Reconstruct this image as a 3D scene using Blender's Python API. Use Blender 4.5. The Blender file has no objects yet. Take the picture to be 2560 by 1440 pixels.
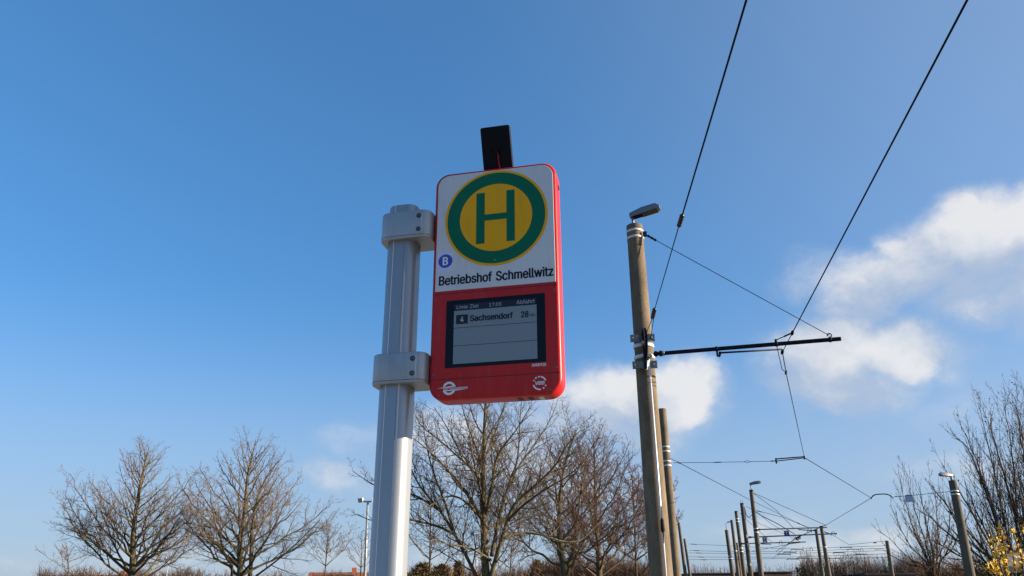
import bpy, math, random
from math import radians, sin, cos, tan, pi, sqrt
from mathutils import Vector, Matrix

scene = bpy.context.scene
COL = scene.collection

# ------------------------------------------------------------------ camera
F_PX, PITCH, ROLL, EYE = 1905.0, radians(21.4), -0.00597, Vector((0, 0, 1.6))
_R, _U, _F = Vector((1, 0, 0)), Vector((0, -sin(PITCH), cos(PITCH))), Vector((0, cos(PITCH), sin(PITCH)))
CR = _R * cos(ROLL) + _U * sin(ROLL)
CU = _U * cos(ROLL) - _R * sin(ROLL)
cam_data = bpy.data.cameras.new('camera')
cam_data.sensor_width = 36.0
cam_data.lens = F_PX / 2560 * 36.0
cam_data.clip_start = 0.05
cam_data.clip_end = 3000
cam = bpy.data.objects.new('camera', cam_data)
COL.objects.link(cam)
m = Matrix((CR, CU, -_F)).transposed().to_4x4()
m.translation = EYE
cam.matrix_world = m
scene.camera = cam

# ------------------------------------------------------------------ light and exposure
SUN_AZ, SUN_EL = radians(97.5), radians(14.0)          # azimuth clockwise from +Y (view direction)
SUN_DIR = Vector((sin(SUN_AZ) * cos(SUN_EL), cos(SUN_AZ) * cos(SUN_EL), sin(SUN_EL)))
scene.view_settings.view_transform = 'Standard'
scene.view_settings.look = 'None'
scene.view_settings.gamma = 1.0
scene.view_settings.exposure = 1.25
scene.view_settings.use_curve_mapping = False
sun_data = bpy.data.lights.new('sun', 'SUN')
sun_data.energy = 5.0
sun_data.angle = radians(0.5)
sun_data.color = (1.0, 0.85, 0.66)
sun = bpy.data.objects.new('sun', sun_data)
COL.objects.link(sun)
sun.rotation_euler = (-SUN_DIR).to_track_quat('-Z', 'Y').to_euler()


def pix_ray(x, y):
    return _F + CR * ((x - 1280) / F_PX) + CU * ((720 - y) / F_PX)


def at(x, y, Y):
    d = pix_ray(x, y)
    return EYE + d * (Y / d.y)


def atz(x, y, z):
    d = pix_ray(x, y)
    return EYE + d * ((z - EYE.z) / d.z)


# ---- sky: Nishita plus soft fair-weather clouds laid out in azimuth and elevation
world = bpy.data.worlds.new('World')
scene.world = world
world.use_nodes = True
world.cycles.sampling_method = 'MANUAL'
world.cycles.sample_map_resolution = 256
wt = world.node_tree
wt.nodes.clear()


def nd(tree, kind, **kw):
    n = tree.nodes.new(kind)
    for k, v in kw.items():
        if k == 'inputs':
            for i, val in v.items():
                n.inputs[i].default_value = val
        else:
            setattr(n, k, v)
    return n


def mth(tree, op, a, b=None, c=None, clamp=False):
    n = tree.nodes.new('ShaderNodeMath')
    n.operation = op
    n.use_clamp = clamp
    for i, v in enumerate((a, b, c)):
        if v is None:
            continue
        if isinstance(v, (int, float)):
            n.inputs[i].default_value = v
        else:
            tree.links.new(v, n.inputs[i])
    return n.outputs[0]


def vmt(tree, op, a, b=None):
    n = tree.nodes.new('ShaderNodeVectorMath')
    n.operation = op
    for i, v in enumerate((a, b)):
        if v is None:
            continue
        if isinstance(v, (tuple, list)):
            n.inputs[i].default_value = v
        else:
            tree.links.new(v, n.inputs[i])
    return n.outputs['Value'] if op in ('LENGTH', 'DOT_PRODUCT') else n.outputs[0]


def px_azel(x, y):
    d = pix_ray(x, y).normalized()
    return math.atan2(d.x, d.y), math.asin(d.z)


# cloud lobes: centre and half sizes as seen from the stop, weight
LOBES = [
    (2600, 560, 210, 110, 1.0), (2450, 600, 180, 120, .95), (2300, 660, 170, 110, .86), (2170, 710, 150, 95, .72),
    (2650, 690, 230, 150, .80), (2470, 730, 200, 100, .60), (2040, 690, 160, 80, .34),
    (2110, 790, 120, 80, .66), (2080, 880, 170, 110, .92), (2230, 865, 180, 85, .84), (2120, 955, 210, 95, .72),
    (1990, 930, 130, 120, .56), (2350, 880, 130, 85, .42), (2420, 1010, 260, 90, .28),
    (1705, 985, 115, 100, 1.0), (1600, 985, 150, 95, .92), (1480, 1010, 180, 105, .76), (1610, 1065, 200, 85, .60), (1390, 1080, 190, 120, .52),
    (1270, 1140, 290, 140, .62), (1120, 1110, 190, 120, .58), (1430, 1210, 260, 120, .48),
    (910, 1110, 130, 75, .33), (830, 1192, 150, 46, .42), (960, 1190, 170, 90, .34),
    (2110, 1365, 240, 65, .50), (1910, 1320, 200, 50, .42), (2400, 1180, 240, 70, .36), (420, 1420, 560, 90, .33), (1000, 1400, 400, 60, .34),
    (2250, 1050, 620, 260, .20),
]
ng = bpy.data.node_groups.new('cloud_density', 'ShaderNodeTree')
ng.interface.new_socket('Vector', in_out='INPUT', socket_type='NodeSocketVector')
ng.interface.new_socket('Density', in_out='OUTPUT', socket_type='NodeSocketFloat')
gi, go = ng.nodes.new('NodeGroupInput'), ng.nodes.new('NodeGroupOutput')
pv = gi.outputs[0]
warp = nd(ng, 'ShaderNodeTexNoise', inputs={'Scale': 9.0, 'Detail': 6.0, 'Roughness': 0.58})
ng.links.new(pv, warp.inputs['Vector'])
wv = vmt(ng, 'MULTIPLY', vmt(ng, 'SUBTRACT', warp.outputs['Color'], (.5, .5, .5)), (.085, .065, 0))
pw = vmt(ng, 'ADD', pv, wv)
acc = None
for (x, y, rx, ry, wgt) in LOBES:
    az, el = px_azel(x, y)
    az2, _ = px_azel(x + rx, y)
    _, el2 = px_azel(x, y - ry)
    d = vmt(ng, 'MULTIPLY', vmt(ng, 'SUBTRACT', pw, (az, el, 0)), (1 / (az2 - az), 1 / (el2 - el), 0))
    l = vmt(ng, 'LENGTH', d)
    mr = nd(ng, 'ShaderNodeMapRange', interpolation_type='SMOOTHSTEP', clamp=True,
            inputs={'From Min': 1.5, 'From Max': .25, 'To Min': 0.0, 'To Max': wgt})
    ng.links.new(l, mr.inputs['Value'])
    acc = mr.outputs[0] if acc is None else mth(ng, 'SMOOTH_MAX', acc, mr.outputs[0], .12)
fb = nd(ng, 'ShaderNodeTexNoise', inputs={'Scale': 19.0, 'Detail': 9.0, 'Roughness': 0.60})
ng.links.new(vmt(ng, 'MULTIPLY', pw, (1, 1.5, 1)), fb.inputs['Vector'])
fn = mth(ng, 'MULTIPLY', mth(ng, 'SUBTRACT', fb.outputs['Fac'], .5), .80)
gate = mth(ng, 'MULTIPLY', acc, 2.2, clamp=True)
ng.links.new(mth(ng, 'ADD', acc, mth(ng, 'MULTIPLY', fn, gate)), go.inputs[0])

tc = nd(wt, 'ShaderNodeTexCoord')
sep = nd(wt, 'ShaderNodeSeparateXYZ')
wt.links.new(tc.outputs['Generated'], sep.inputs[0])
azn = mth(wt, 'ARCTAN2', sep.outputs[0], sep.outputs[1])
azn = mth(wt, 'WRAP', azn, radians(66), radians(-54))
eln = mth(wt, 'ARCSINE', sep.outputs[2])
cxyz = nd(wt, 'ShaderNodeCombineXYZ')
wt.links.new(azn, cxyz.inputs[0])
wt.links.new(eln, cxyz.inputs[1])
g1 = nd(wt, 'ShaderNodeGroup', node_tree=ng)
wt.links.new(cxyz.outputs[0], g1.inputs[0])
g2 = nd(wt, 'ShaderNodeGroup', node_tree=ng)
wt.links.new(vmt(wt, 'ADD', cxyz.outputs[0], (.055, .040, 0)), g2.inputs[0])
alpha = nd(wt, 'ShaderNodeMapRange', interpolation_type='SMOOTHSTEP', clamp=True,
           inputs={'From Min': .10, 'From Max': .80, 'To Min': 0.0, 'To Max': .78})
wt.links.new(g1.outputs[0], alpha.inputs['Value'])
lit = nd(wt, 'ShaderNodeMapRange', interpolation_type='SMOOTHSTEP', clamp=True,
         inputs={'From Min': -.34, 'From Max': .66, 'To Min': 0.0, 'To Max': 1.0})
wt.links.new(mth(wt, 'SUBTRACT', g1.outputs[0], g2.outputs[0]), lit.inputs['Value'])
ccol = nd(wt, 'ShaderNodeMix', data_type='RGBA')
ccol.inputs[6].default_value = (.44, .51, .63, 1)
ccol.inputs[7].default_value = (.88, .845, .80, 1)
wt.links.new(lit.outputs[0], ccol.inputs[0])
sky = nd(wt, 'ShaderNodeTexSky', sky_type='NISHITA', sun_disc=False, sun_elevation=SUN_EL,
         sun_rotation=SUN_AZ, altitude=80, air_density=0.8, dust_density=0.9, ozone_density=7.0)
hsv = nd(wt, 'ShaderNodeGamma', inputs={'Gamma': 0.65})
wt.links.new(sky.outputs[0], hsv.inputs['Color'])
hs2 = nd(wt, 'ShaderNodeHueSaturation', inputs={'Saturation': 1.14, 'Value': 1.0, 'Hue': 0.5})
wt.links.new(hsv.outputs[0], hs2.inputs['Color'])
bg1 = nd(wt, 'ShaderNodeBackground', inputs={'Strength': 0.15})
# thin bright haze: stronger towards the sun and low over the horizon
sdot = vmt(wt, 'DOT_PRODUCT', tc.outputs['Generated'], tuple(SUN_DIR))
vs_ = nd(wt, 'ShaderNodeMapRange', interpolation_type='SMOOTHSTEP', clamp=True, inputs={'From Min': -.10, 'From Max': 1.0, 'To Min': 0.0, 'To Max': .48})
wt.links.new(sdot, vs_.inputs['Value'])
vh_ = nd(wt, 'ShaderNodeMapRange', interpolation_type='SMOOTHERSTEP', clamp=True, inputs={'From Min': .40, 'From Max': -.02, 'To Min': 0.0, 'To Max': .70})
wt.links.new(eln, vh_.inputs['Value'])
veil = mth(wt, 'SUBTRACT', 1.0, mth(wt, 'MULTIPLY', mth(wt, 'SUBTRACT', 1.0, vs_.outputs[0]), mth(wt, 'SUBTRACT', 1.0, vh_.outputs[0])))
bgv = nd(wt, 'ShaderNodeBackground', inputs={'Color': (.48, .585, .73, 1), 'Strength': 0.38})
mixv = nd(wt, 'ShaderNodeMixShader')
wt.links.new(veil, mixv.inputs[0])
bg2 = nd(wt, 'ShaderNodeBackground', inputs={'Strength': 0.46})
mixs = nd(wt, 'ShaderNodeMixShader')
wout = nd(wt, 'ShaderNodeOutputWorld')
wt.links.new(hs2.outputs[0], bg1.inputs[0])
wt.links.new(ccol.outputs[2], bg2.inputs[0])
wt.links.new(alpha.outputs[0], mixs.inputs[0])
wt.links.new(bg1.outputs[0], mixv.inputs[1])
wt.links.new(bgv.outputs[0], mixv.inputs[2])
wt.links.new(mixv.outputs[0], mixs.inputs[1])
wt.links.new(bg2.outputs[0], mixs.inputs[2])
wt.links.new(mixs.outputs[0], wout.inputs['Surface'])
#@@BODY

# ------------------------------------------------------------------ materials
def make_mat(name, color, rough=.6, metal=0.0, spec=.5, var=0.0, scale=8.0, bump=0.0, bump_scale=60.0,
             coat=0.0, color2=None, stretch=(1, 1, 1), detail=5.0, transm=0.0, coord='Object', lo=.35, hi=.65):
    mt = bpy.data.materials.new(name)
    mt.use_nodes = True
    t = mt.node_tree
    b = t.nodes['Principled BSDF']
    b.inputs['Base Color'].default_value = (*color, 1)
    b.inputs['Roughness'].default_value = rough
    b.inputs['Metallic'].default_value = metal
    b.inputs['Specular IOR Level'].default_value = spec
    b.inputs['Coat Weight'].default_value = coat
    b.inputs['Coat Roughness'].default_value = .12
    if transm:
        b.inputs['Transmission Weight'].default_value = transm
    if var or color2 or bump:
        c = nd(t, 'ShaderNodeTexCoord')
        mp = nd(t, 'ShaderNodeMapping', inputs={'Scale': stretch})
        t.links.new(c.outputs[coord], mp.inputs[0])
        n = nd(t, 'ShaderNodeTexNoise', inputs={'Scale': scale, 'Detail': detail, 'Roughness': .6})
        t.links.new(mp.outputs[0], n.inputs['Vector'])
        if color2 is None:
            color2 = tuple(v * (1 - var) for v in color)
        mr = nd(t, 'ShaderNodeMapRange', clamp=True, inputs={'From Min': lo, 'From Max': hi})
        t.links.new(n.outputs['Fac'], mr.inputs['Value'])
        mx = nd(t, 'ShaderNodeMix', data_type='RGBA')
        mx.inputs[6].default_value = (*color2, 1)
        mx.inputs[7].default_value = (*color, 1)
        t.links.new(mr.outputs[0], mx.inputs[0])
        t.links.new(mx.outputs[2], b.inputs['Base Color'])
        rr = nd(t, 'ShaderNodeMapRange', clamp=True, inputs={'To Min': min(1, rough + .08), 'To Max': max(0, rough - .06)})
        t.links.new(n.outputs['Fac'], rr.inputs['Value'])
        t.links.new(rr.outputs[0], b.inputs['Roughness'])
        if bump:
            n2 = nd(t, 'ShaderNodeTexNoise', inputs={'Scale': bump_scale, 'Detail': 6.0})
            t.links.new(mp.outputs[0], n2.inputs['Vector'])
            bp = nd(t, 'ShaderNodeBump', inputs={'Strength': bump, 'Distance': .01})
            t.links.new(n2.outputs['Fac'], bp.inputs['Height'])
            t.links.new(bp.outputs[0], b.inputs['Normal'])
    return mt


def concrete_mat(name, base, dark):
    mt = make_mat(name, base, rough=.9, spec=.2, color2=dark, scale=1.6, stretch=(3, 3, 1.2), bump=.4, bump_scale=45, detail=8)
    t = mt.node_tree
    b = t.nodes['Principled BSDF']
    src = b.inputs['Base Color'].links[0].from_socket
    c = nd(t, 'ShaderNodeTexCoord')
    n = nd(t, 'ShaderNodeTexNoise', inputs={'Scale': 70.0, 'Detail': 3.0, 'Roughness': .7})
    t.links.new(c.outputs['Object'], n.inputs['Vector'])
    mr = nd(t, 'ShaderNodeMapRange', clamp=True, inputs={'From Min': .32, 'From Max': .62, 'To Min': .62, 'To Max': 1.12})
    t.links.new(n.outputs['Fac'], mr.inputs['Value'])
    mx = nd(t, 'ShaderNodeMix', data_type='RGBA', blend_type='MULTIPLY')
    mx.inputs[0].default_value = 1.0
    t.links.new(src, mx.inputs[6])
    t.links.new(mr.outputs[0], mx.inputs[7])
    t.links.new(mx.outputs[2], b.inputs['Base Color'])
    return mt


def grime(mt, color, scale, stretch, lo, hi, amount, coord='Object'):
    """dust, streaks and specks laid over a material's colour"""
    t = mt.node_tree
    b = t.nodes['Principled BSDF']
    c = nd(t, 'ShaderNodeTexCoord')
    mp = nd(t, 'ShaderNodeMapping', inputs={'Scale': stretch})
    t.links.new(c.outputs[coord], mp.inputs[0])
    n = nd(t, 'ShaderNodeTexNoise', inputs={'Scale': scale, 'Detail': 6.0, 'Roughness': .65})
    t.links.new(mp.outputs[0], n.inputs['Vector'])
    mr = nd(t, 'ShaderNodeMapRange', clamp=True, inputs={'From Min': lo, 'From Max': hi, 'To Min': 0.0, 'To Max': amount})
    t.links.new(n.outputs['Fac'], mr.inputs['Value'])
    mx = nd(t, 'ShaderNodeMix', data_type='RGBA')
    t.links.new(mr.outputs[0], mx.inputs[0])
    if b.inputs['Base Color'].links:
        t.links.new(b.inputs['Base Color'].links[0].from_socket, mx.inputs[6])
    else:
        mx.inputs[6].default_value = b.inputs['Base Color'].default_value
    mx.inputs[7].default_value = (*color, 1)
    t.links.new(mx.outputs[2], b.inputs['Base Color'])


M = {}
M['aluminium'] = make_mat('aluminium', (.365, .372, .38), rough=.40, metal=.55, var=.07, scale=3, stretch=(8, 8, .6))
M['alu_bracket'] = make_mat('alu_bracket', (.38, .386, .395), rough=.42, metal=.55, var=.06, scale=9)
M['alu_dark'] = make_mat('alu_dark', (.10, .10, .11), rough=.5, metal=.3)
M['groove_grey'] = make_mat('groove_grey', (.20, .20, .21), rough=.5, metal=.3)
M['seam_light'] = make_mat('seam_light', (.80, .79, .77), rough=.3)
M['red'] = make_mat('red', (.50, .012, .014), rough=.36, spec=.28, var=.10, scale=5)
M['red_seam'] = make_mat('red_seam', (.10, .004, .006), rough=.6)
M['plate'] = make_mat('plate', (.62, .635, .66), rough=.45, spec=.25, var=.05, scale=4)
M['yellow'] = make_mat('yellow', (.84, .40, .006), rough=.45, spec=.18, var=.06, scale=6)
M['green'] = make_mat('green', (.002, .135, .072), rough=.45, spec=.15, var=.08, scale=6)
M['ink'] = make_mat('ink', (.012, .014, .03), rough=.5, spec=.15)
M['sticker'] = make_mat('sticker', (.60, .62, .84), rough=.35)
M['sticker_blue'] = make_mat('sticker_blue', (.05, .06, .42), rough=.35)
M['print_white'] = make_mat('print_white', (.78, .78, .80), rough=.4)
M['bezel'] = make_mat('bezel', (.004, .005, .008), rough=.2, spec=.2)
M['paper'] = make_mat('paper', (.21, .25, .275), rough=.3, spec=.4, var=.04, scale=3)
M['header'] = make_mat('header', (.018, .022, .036), rough=.3, spec=.2)
M['header_text'] = make_mat('header_text', (.42, .44, .48), rough=.4)
M['black_plastic'] = make_mat('black_plastic', (.004, .005, .009), rough=.6, spec=.15, var=.2, scale=6)
M['rubber'] = make_mat('rubber', (.012, .012, .014), rough=.6)
M['bolt_ring'] = make_mat('bolt_ring', (.16, .16, .17), rough=.4, metal=.8)
M['concrete'] = concrete_mat('concrete', (.215, .163, .108), (.135, .104, .072))
M['concrete_grey'] = concrete_mat('concrete_grey', (.165, .138, .10), (.10, .086, .066))
M['galv'] = make_mat('galv', (.72, .72, .72), rough=.45, metal=.25, var=.15, scale=20)
M['galv_dull'] = make_mat('galv_dull', (.27, .27, .26), rough=.55, metal=.45, var=.45, scale=14)
M['dark_steel'] = make_mat('dark_steel', (.014, .016, .024), rough=.6, spec=.08, var=.2, scale=10)
M['wire'] = make_mat('wire', (.008, .009, .018), rough=.7, spec=.08)
M['insulator'] = make_mat('insulator', (.02, .015, .014), rough=.4, var=.3, scale=40)
M['lamp_grey'] = make_mat('lamp_grey', (.17, .18, .20), rough=.4, metal=.1, var=.12, scale=12)
M['lamp_lens'] = make_mat('lamp_lens', (.10, .065, .03), rough=.25)
M['lamp_white'] = make_mat('lamp_white', (.55, .54, .52), rough=.5)
M['steel_pole'] = make_mat('steel_pole', (.36, .37, .37), rough=.5, metal=.3, var=.1)
M['blue_sign'] = make_mat('blue_sign', (.01, .02, .22), rough=.4)
M['panel_grey'] = make_mat('panel_grey', (.46, .50, .58), rough=.4)
M['bark'] = make_mat('bark', (.155, .125, .07), rough=.95, spec=.1, color2=(.06, .05, .032), scale=5, stretch=(3, 3, 1), bump=.6, bump_scale=18)
M['bark_dark'] = make_mat('bark_dark', (.13, .095, .06), rough=.95, spec=.1, color2=(.06, .045, .034), scale=4, stretch=(3, 3, 1), bump=.5, bump_scale=18)
M['twig'] = make_mat('twig', (.135, .09, .055), rough=.95, spec=.1, color2=(.055, .038, .028), scale=.9)
M['twig_red'] = make_mat('twig_red', (.135, .075, .058), rough=.95, spec=.1, color2=(.07, .042, .036), scale=.9)
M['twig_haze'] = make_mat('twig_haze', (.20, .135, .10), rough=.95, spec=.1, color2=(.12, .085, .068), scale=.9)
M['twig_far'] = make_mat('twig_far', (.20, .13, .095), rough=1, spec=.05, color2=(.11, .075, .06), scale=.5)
M['bud'] = make_mat('bud', (.055, .04, .03), rough=.9)
M['thicket'] = make_mat('thicket', (.20, .125, .075), rough=1, spec=.05, color2=(.095, .06, .042), scale=.4)
M['thuja'] = make_mat('thuja', (.27, .18, .085), rough=.95, spec=.1, color2=(.13, .095, .05), scale=1.2)
M['blossom'] = make_mat('blossom', (.82, .55, .03), rough=.7, color2=(.66, .38, .02), scale=12)
M['stem'] = make_mat('stem', (.07, .05, .03), rough=.9)
M['brick_red'] = make_mat('brick_red', (.42, .12, .055), rough=.9, color2=(.30, .085, .045), scale=2.5)
M['brick_brown'] = make_mat('brick_brown', (.17, .085, .055), rough=.9, color2=(.12, .065, .045), scale=.8)
M['roof_dark'] = make_mat('roof_dark', (.055, .05, .055), rough=.85, var=.3, scale=3)
M['roof_tile'] = make_mat('roof_tile', (.28, .085, .045), rough=.9, color2=(.18, .055, .035), scale=2)
M['shed'] = make_mat('shed', (.13, .07, .05), rough=.9, var=.25, scale=.5)
M['acrylic'] = make_mat('acrylic', (.34, .37, .42), rough=.3, spec=.5, var=.1, scale=5)
M['frame_dark'] = make_mat('frame_dark', (.02, .03, .028), rough=.5)
M['grass'] = make_mat('grass', (.075, .085, .03), rough=1, spec=.1, color2=(.12, .10, .055), scale=.5, bump=.6, bump_scale=12)
M['paving'] = make_mat('paving', (.30, .29, .27), rough=.9, spec=.2, color2=(.22, .21, .20), scale=2, bump=.3, bump_scale=40)
M['ballast'] = make_mat('ballast', (.17, .15, .13), rough=1, spec=.1, color2=(.08, .07, .065), scale=18, bump=1.0, bump_scale=20)
M['asphalt'] = make_mat('asphalt', (.055, .055, .055), rough=.95, spec=.2, color2=(.04, .04, .04), scale=3, bump=.3, bump_scale=60)

grime(M['plate'], (.42, .43, .45), 9, (5, 5, .6), .52, .80, .55)
grime(M['plate'], (.30, .28, .25), 120, (1, 1, 1), .66, .74, .5)
grime(M['red'], (.30, .10, .09), 10, (5, 5, .5), .52, .82, .45)
grime(M['red'], (.42, .22, .20), 140, (1, 1, 1), .67, .74, .5)
grime(M['yellow'], (.50, .27, .02), 8, (4, 4, .7), .55, .8, .5)
grime(M['green'], (.03, .14, .09), 9, (4, 4, .7), .55, .8, .5)
grime(M['aluminium'], (.16, .15, .14), 42, (1, 1, .5), .67, .72, .85)
grime(M['aluminium'], (.30, .30, .29), 7, (5, 5, .4), .5, .8, .35)
grime(M['alu_bracket'], (.22, .22, .21), 12, (3, 3, .6), .54, .8, .5)
grime(M['paper'], (.21, .25, .285), 6, (2, 2, 1), .5, .75, .4)
grime(M['concrete'], (.07, .06, .05), 2.2, (2, 2, .5), .58, .74, .6)
grime(M['concrete_grey'], (.06, .055, .045), 1.6, (2, 2, .4), .58, .74, .6)

# ------------------------------------------------------------------ mesh helpers
def vperp(d):
    a = Vector((0, 0, 1)) if abs(d.z) < .9 else Vector((1, 0, 0))
    u = d.cross(a).normalized()
    return u, d.cross(u).normalized()


def rrect(w, h, r, n=6, cx=0.0, cy=0.0):
    """rounded rectangle outline, counter-clockwise in (u, v)"""
    out = []
    r = max(r, 1e-4)
    for (sx, sy, a0) in ((1, 1, 0), (-1, 1, 90), (-1, -1, 180), (1, -1, 270)):
        for i in range(n + 1):
            a = radians(a0 + 90 * i / n)
            out.append((cx + sx * (w / 2 - r) + r * cos(a), cy + sy * (h / 2 - r) + r * sin(a)))
    return out


def disc(r, n=64, cx=0.0, cy=0.0):
    return [(cx + r * cos(2 * pi * i / n), cy + r * sin(2 * pi * i / n)) for i in range(n)]


class MB:
    """collects geometry in world coordinates; build() makes ONE mesh object"""

    def __init__(self):
        self.v, self.f = [], []

    def tube(self, pts, rad, sides=8, caps=True):
        n = len(pts)
        if not isinstance(rad, (list, tuple)):
            rad = [rad] * n
        base = len(self.v)
        u = None
        for i in range(n):
            if i == 0:
                d = pts[1] - pts[0]
            elif i == n - 1:
                d = pts[-1] - pts[-2]
            else:
                d = pts[i + 1] - pts[i - 1]
            d = d.normalized()
            if u is None:
                u, w = vperp(d)
            else:
                u = (u - d * u.dot(d))
                if u.length < 1e-6:
                    u, w = vperp(d)
                else:
                    u.normalize()
                    w = d.cross(u)
            for k in range(sides):
                a = 2 * pi * k / sides
                self.v.append(pts[i] + (u * cos(a) + w * sin(a)) * rad[i])
        for i in range(n - 1):
            a, b = base + i * sides, base + (i + 1) * sides
            for k in range(sides):
                k2 = (k + 1) % sides
                self.f.append((a + k, a + k2, b + k2, b + k))
        if caps:
            self.f.append(tuple(range(base + sides - 1, base - 1, -1)))
            self.f.append(tuple(range(base + (n - 1) * sides, base + n * sides)))
        return self

    def loft(self, rings, caps=True):
        base, n = len(self.v), len(rings[0])
        for r in rings:
            self.v.extend(r)
        for i in range(len(rings) - 1):
            a, b = base + i * n, base + (i + 1) * n
            for k in range(n):
                k2 = (k + 1) % n
                self.f.append((a + k, a + k2, b + k2, b + k))
        if caps:
            self.f.append(tuple(range(base + n - 1, base - 1, -1)))
            self.f.append(tuple(range(base + (len(rings) - 1) * n, base + len(rings) * n)))
        return self

    def box(self, c, ax, ay, az, hx, hy, hz):
        b = len(self.v)
        for sx in (-1, 1):
            for sy in (-1, 1):
                for sz in (-1, 1):
                    self.v.append(c + ax * (sx * hx) + ay * (sy * hy) + az * (sz * hz))
        for q in ((0, 1, 3, 2), (4, 6, 7, 5), (0, 4, 5, 1), (2, 3, 7, 6), (0, 2, 6, 4), (1, 5, 7, 3)):
            self.f.append(tuple(b + i for i in q))
        return self

    def poly(self, pts):
        b = len(self.v)
        self.v.extend(pts)
        self.f.append(tuple(range(b, b + len(pts))))
        return self

    def build(self, name, mat, parent=None, origin=None, smooth=False, auto=None):
        o0 = origin if origin is not None else (parent_world(parent) if parent else Vector((0, 0, 0)))
        me = bpy.data.meshes.new(name)
        me.from_pydata([tuple(p - o0) for p in self.v], [], self.f)
        me.materials.append(M[mat])
        if smooth or auto:
            me.polygons.foreach_set('use_smooth', [True] * len(me.polygons))
            if auto:
                me.set_sharp_from_angle(angle=radians(auto))
        o = bpy.data.objects.new(name, me)
        COL.objects.link(o)
        if parent:
            o.parent = parent
        else:
            o.location = o0
        return o


def parent_world(p):
    v = Vector(p.location)
    while p.parent:
        p = p.parent
        v += Vector(p.location)
    return v


def tag(o, label, cat, group=None):
    o['label'] = label
    o['category'] = cat
    if group:
        o['group'] = group
    return o


def thing(name, label, cat, loc, group=None):
    o = bpy.data.objects.new(name, None)
    o.empty_display_size = .2
    COL.objects.link(o)
    o.location = loc
    return tag(o, label, cat, group)


def ring_band(mb, c, axis, r, t=.012, sides=24, prof=6):
    """hose-clamp style band round a mast"""
    u, w = vperp(axis)
    rings = []
    for k in range(sides):
        a = 2 * pi * k / sides
        d = u * cos(a) + w * sin(a)
        rings.append([c + d * (r + t * .5 * cos(2 * pi * j / prof)) + axis * (t * 1.3 * sin(2 * pi * j / prof)) for j in range(prof)])
    rings.append(rings[0])
    mb.loft(rings, caps=False)
    return mb


UP = Vector((0, 0, 1))
X = Vector((1, 0, 0))
Yv = Vector((0, 1, 0))

# ------------------------------------------------------------------ ground
def sheet(name, pts, z, mat, kind='structure'):
    mb = MB()
    mb.poly([Vector((x, y, z)) for x, y in pts])
    o = mb.build(name, mat)
    o['kind'] = kind
    return o


sheet('ground', [(-900, -900), (900, -900), (900, 900), (-900, 900)], 0.0, 'grass')
sheet('road', [(-900, 70), (-6, 40), (-10, 46), (-900, 78)], .004, 'asphalt')
mb = MB()
mb.box(Vector((-2.2, 6, .07)), X, Yv, UP, 3.3, 18, .07)
plat = mb.build('pavement', 'paving')
plat['kind'] = 'structure'
tp = [(1.2, -25), (2.6, 0), (4.6, 13), (9.4, 25.5), (17, 38.3), (21.8, 55.6), (26, 80), (30, 140)]
left, right = [], []
for i, (x, y) in enumerate(tp):
    j0, j1 = max(0, i - 1), min(len(tp) - 1, i + 1)
    dx, dy = tp[j1][0] - tp[j0][0], tp[j1][1] - tp[j0][1]
    l = sqrt(dx * dx + dy * dy)
    left.append((x - dy / l * 1.3, y + dx / l * 1.3))
    right.append((x + dy / l * 1.3, y - dx / l * 1.3))
mb = MB()
for i in range(len(tp) - 1):
    mb.poly([Vector((*left[i], .008)), Vector((*right[i], .008)), Vector((*right[i + 1], .008)), Vector((*left[i + 1], .008))])
tb = mb.build('track_bed', 'ballast')
tb['kind'] = 'structure'

# ------------------------------------------------------------------ tram stop sign
S_AZ = radians(102.508)
SA = Vector((sin(S_AZ), cos(S_AZ), 0))                 # to the right along the sign
SN = Vector((sin(S_AZ + pi / 2), cos(S_AZ + pi / 2), 0))  # out of its face
S0 = Vector((-0.27616, 2.45, 3.00701))                 # top left of the face
SW, SH, ST = .4435, .842, .085


def sp(u, v, n=0.0):
    return S0 + SA * u - UP * v + SN * n


pole_c = (-.1190, -.026)
base = sp(pole_c[0], 0, pole_c[1])
base.z = .14
stop = thing('tram_stop_sign', 'red tram stop sign with a green and yellow H disc on a silver pole', 'stop sign', base)


def slab(mb, outline_fn, n_back, n_front, bev=.003, steps=3, back_bev=True):
    """outline_fn(inset) -> (u, v) outline; extruded along the sign normal with rounded edges"""
    rings = []
    if back_bev:
        for i in range(steps):
            a = pi / 2 * i / steps
            rings.append([sp(u, v, n_back + bev * (1 - sin(a))) for u, v in outline_fn(bev * (1 - cos(pi / 2 - a)) if False else bev * (1 - sin(a)))][:])
        rings = [[sp(u, v, n_back + bev * (1 - cos(pi / 2 * i / steps))) for u, v in outline_fn(bev * (1 - sin(pi / 2 * i / steps)))] for i in range(steps + 1)]
    else:
        rings = [[sp(u, v, n_back) for u, v in outline_fn(0)]]
    rings += [[sp(u, v, n_front - bev * (1 - sin(pi / 2 * i / steps))) for u, v in outline_fn(bev * (1 - cos(pi / 2 * i / steps)))] for i in range(steps + 1)]
    mb.loft(rings)
    return mb


def rr_fn(u0, u1, v0, v1, r, n=6):
    def fn(ins):
        return rrect(u1 - u0 - 2 * ins, v1 - v0 - 2 * ins, max(r - ins, .0005), n, (u0 + u1) / 2, (v0 + v1) / 2)
    return fn


def flat(outline, n):
    mb = MB()
    mb.poly([sp(u, v, n) for u, v in reversed(outline)])
    return mb


def thin(outline, n0, n1):
    mb = MB()
    mb.loft([[sp(u, v, n0) for u, v in outline], [sp(u, v, n1) for u, v in outline]])
    return mb


# pole: rounded aluminium profile with a dark seam right of the flat, a painted highlight line left
mb = MB()


def pole_prof(ins=0.0):
    w, h, r = .108 - 2 * ins, .100 - 2 * ins, .034 - ins * .8
    return rrect(w, h, r, 8)


def pp(u, n, z):
    q = base + SA * u + SN * n
    q.z = z
    return q


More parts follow.
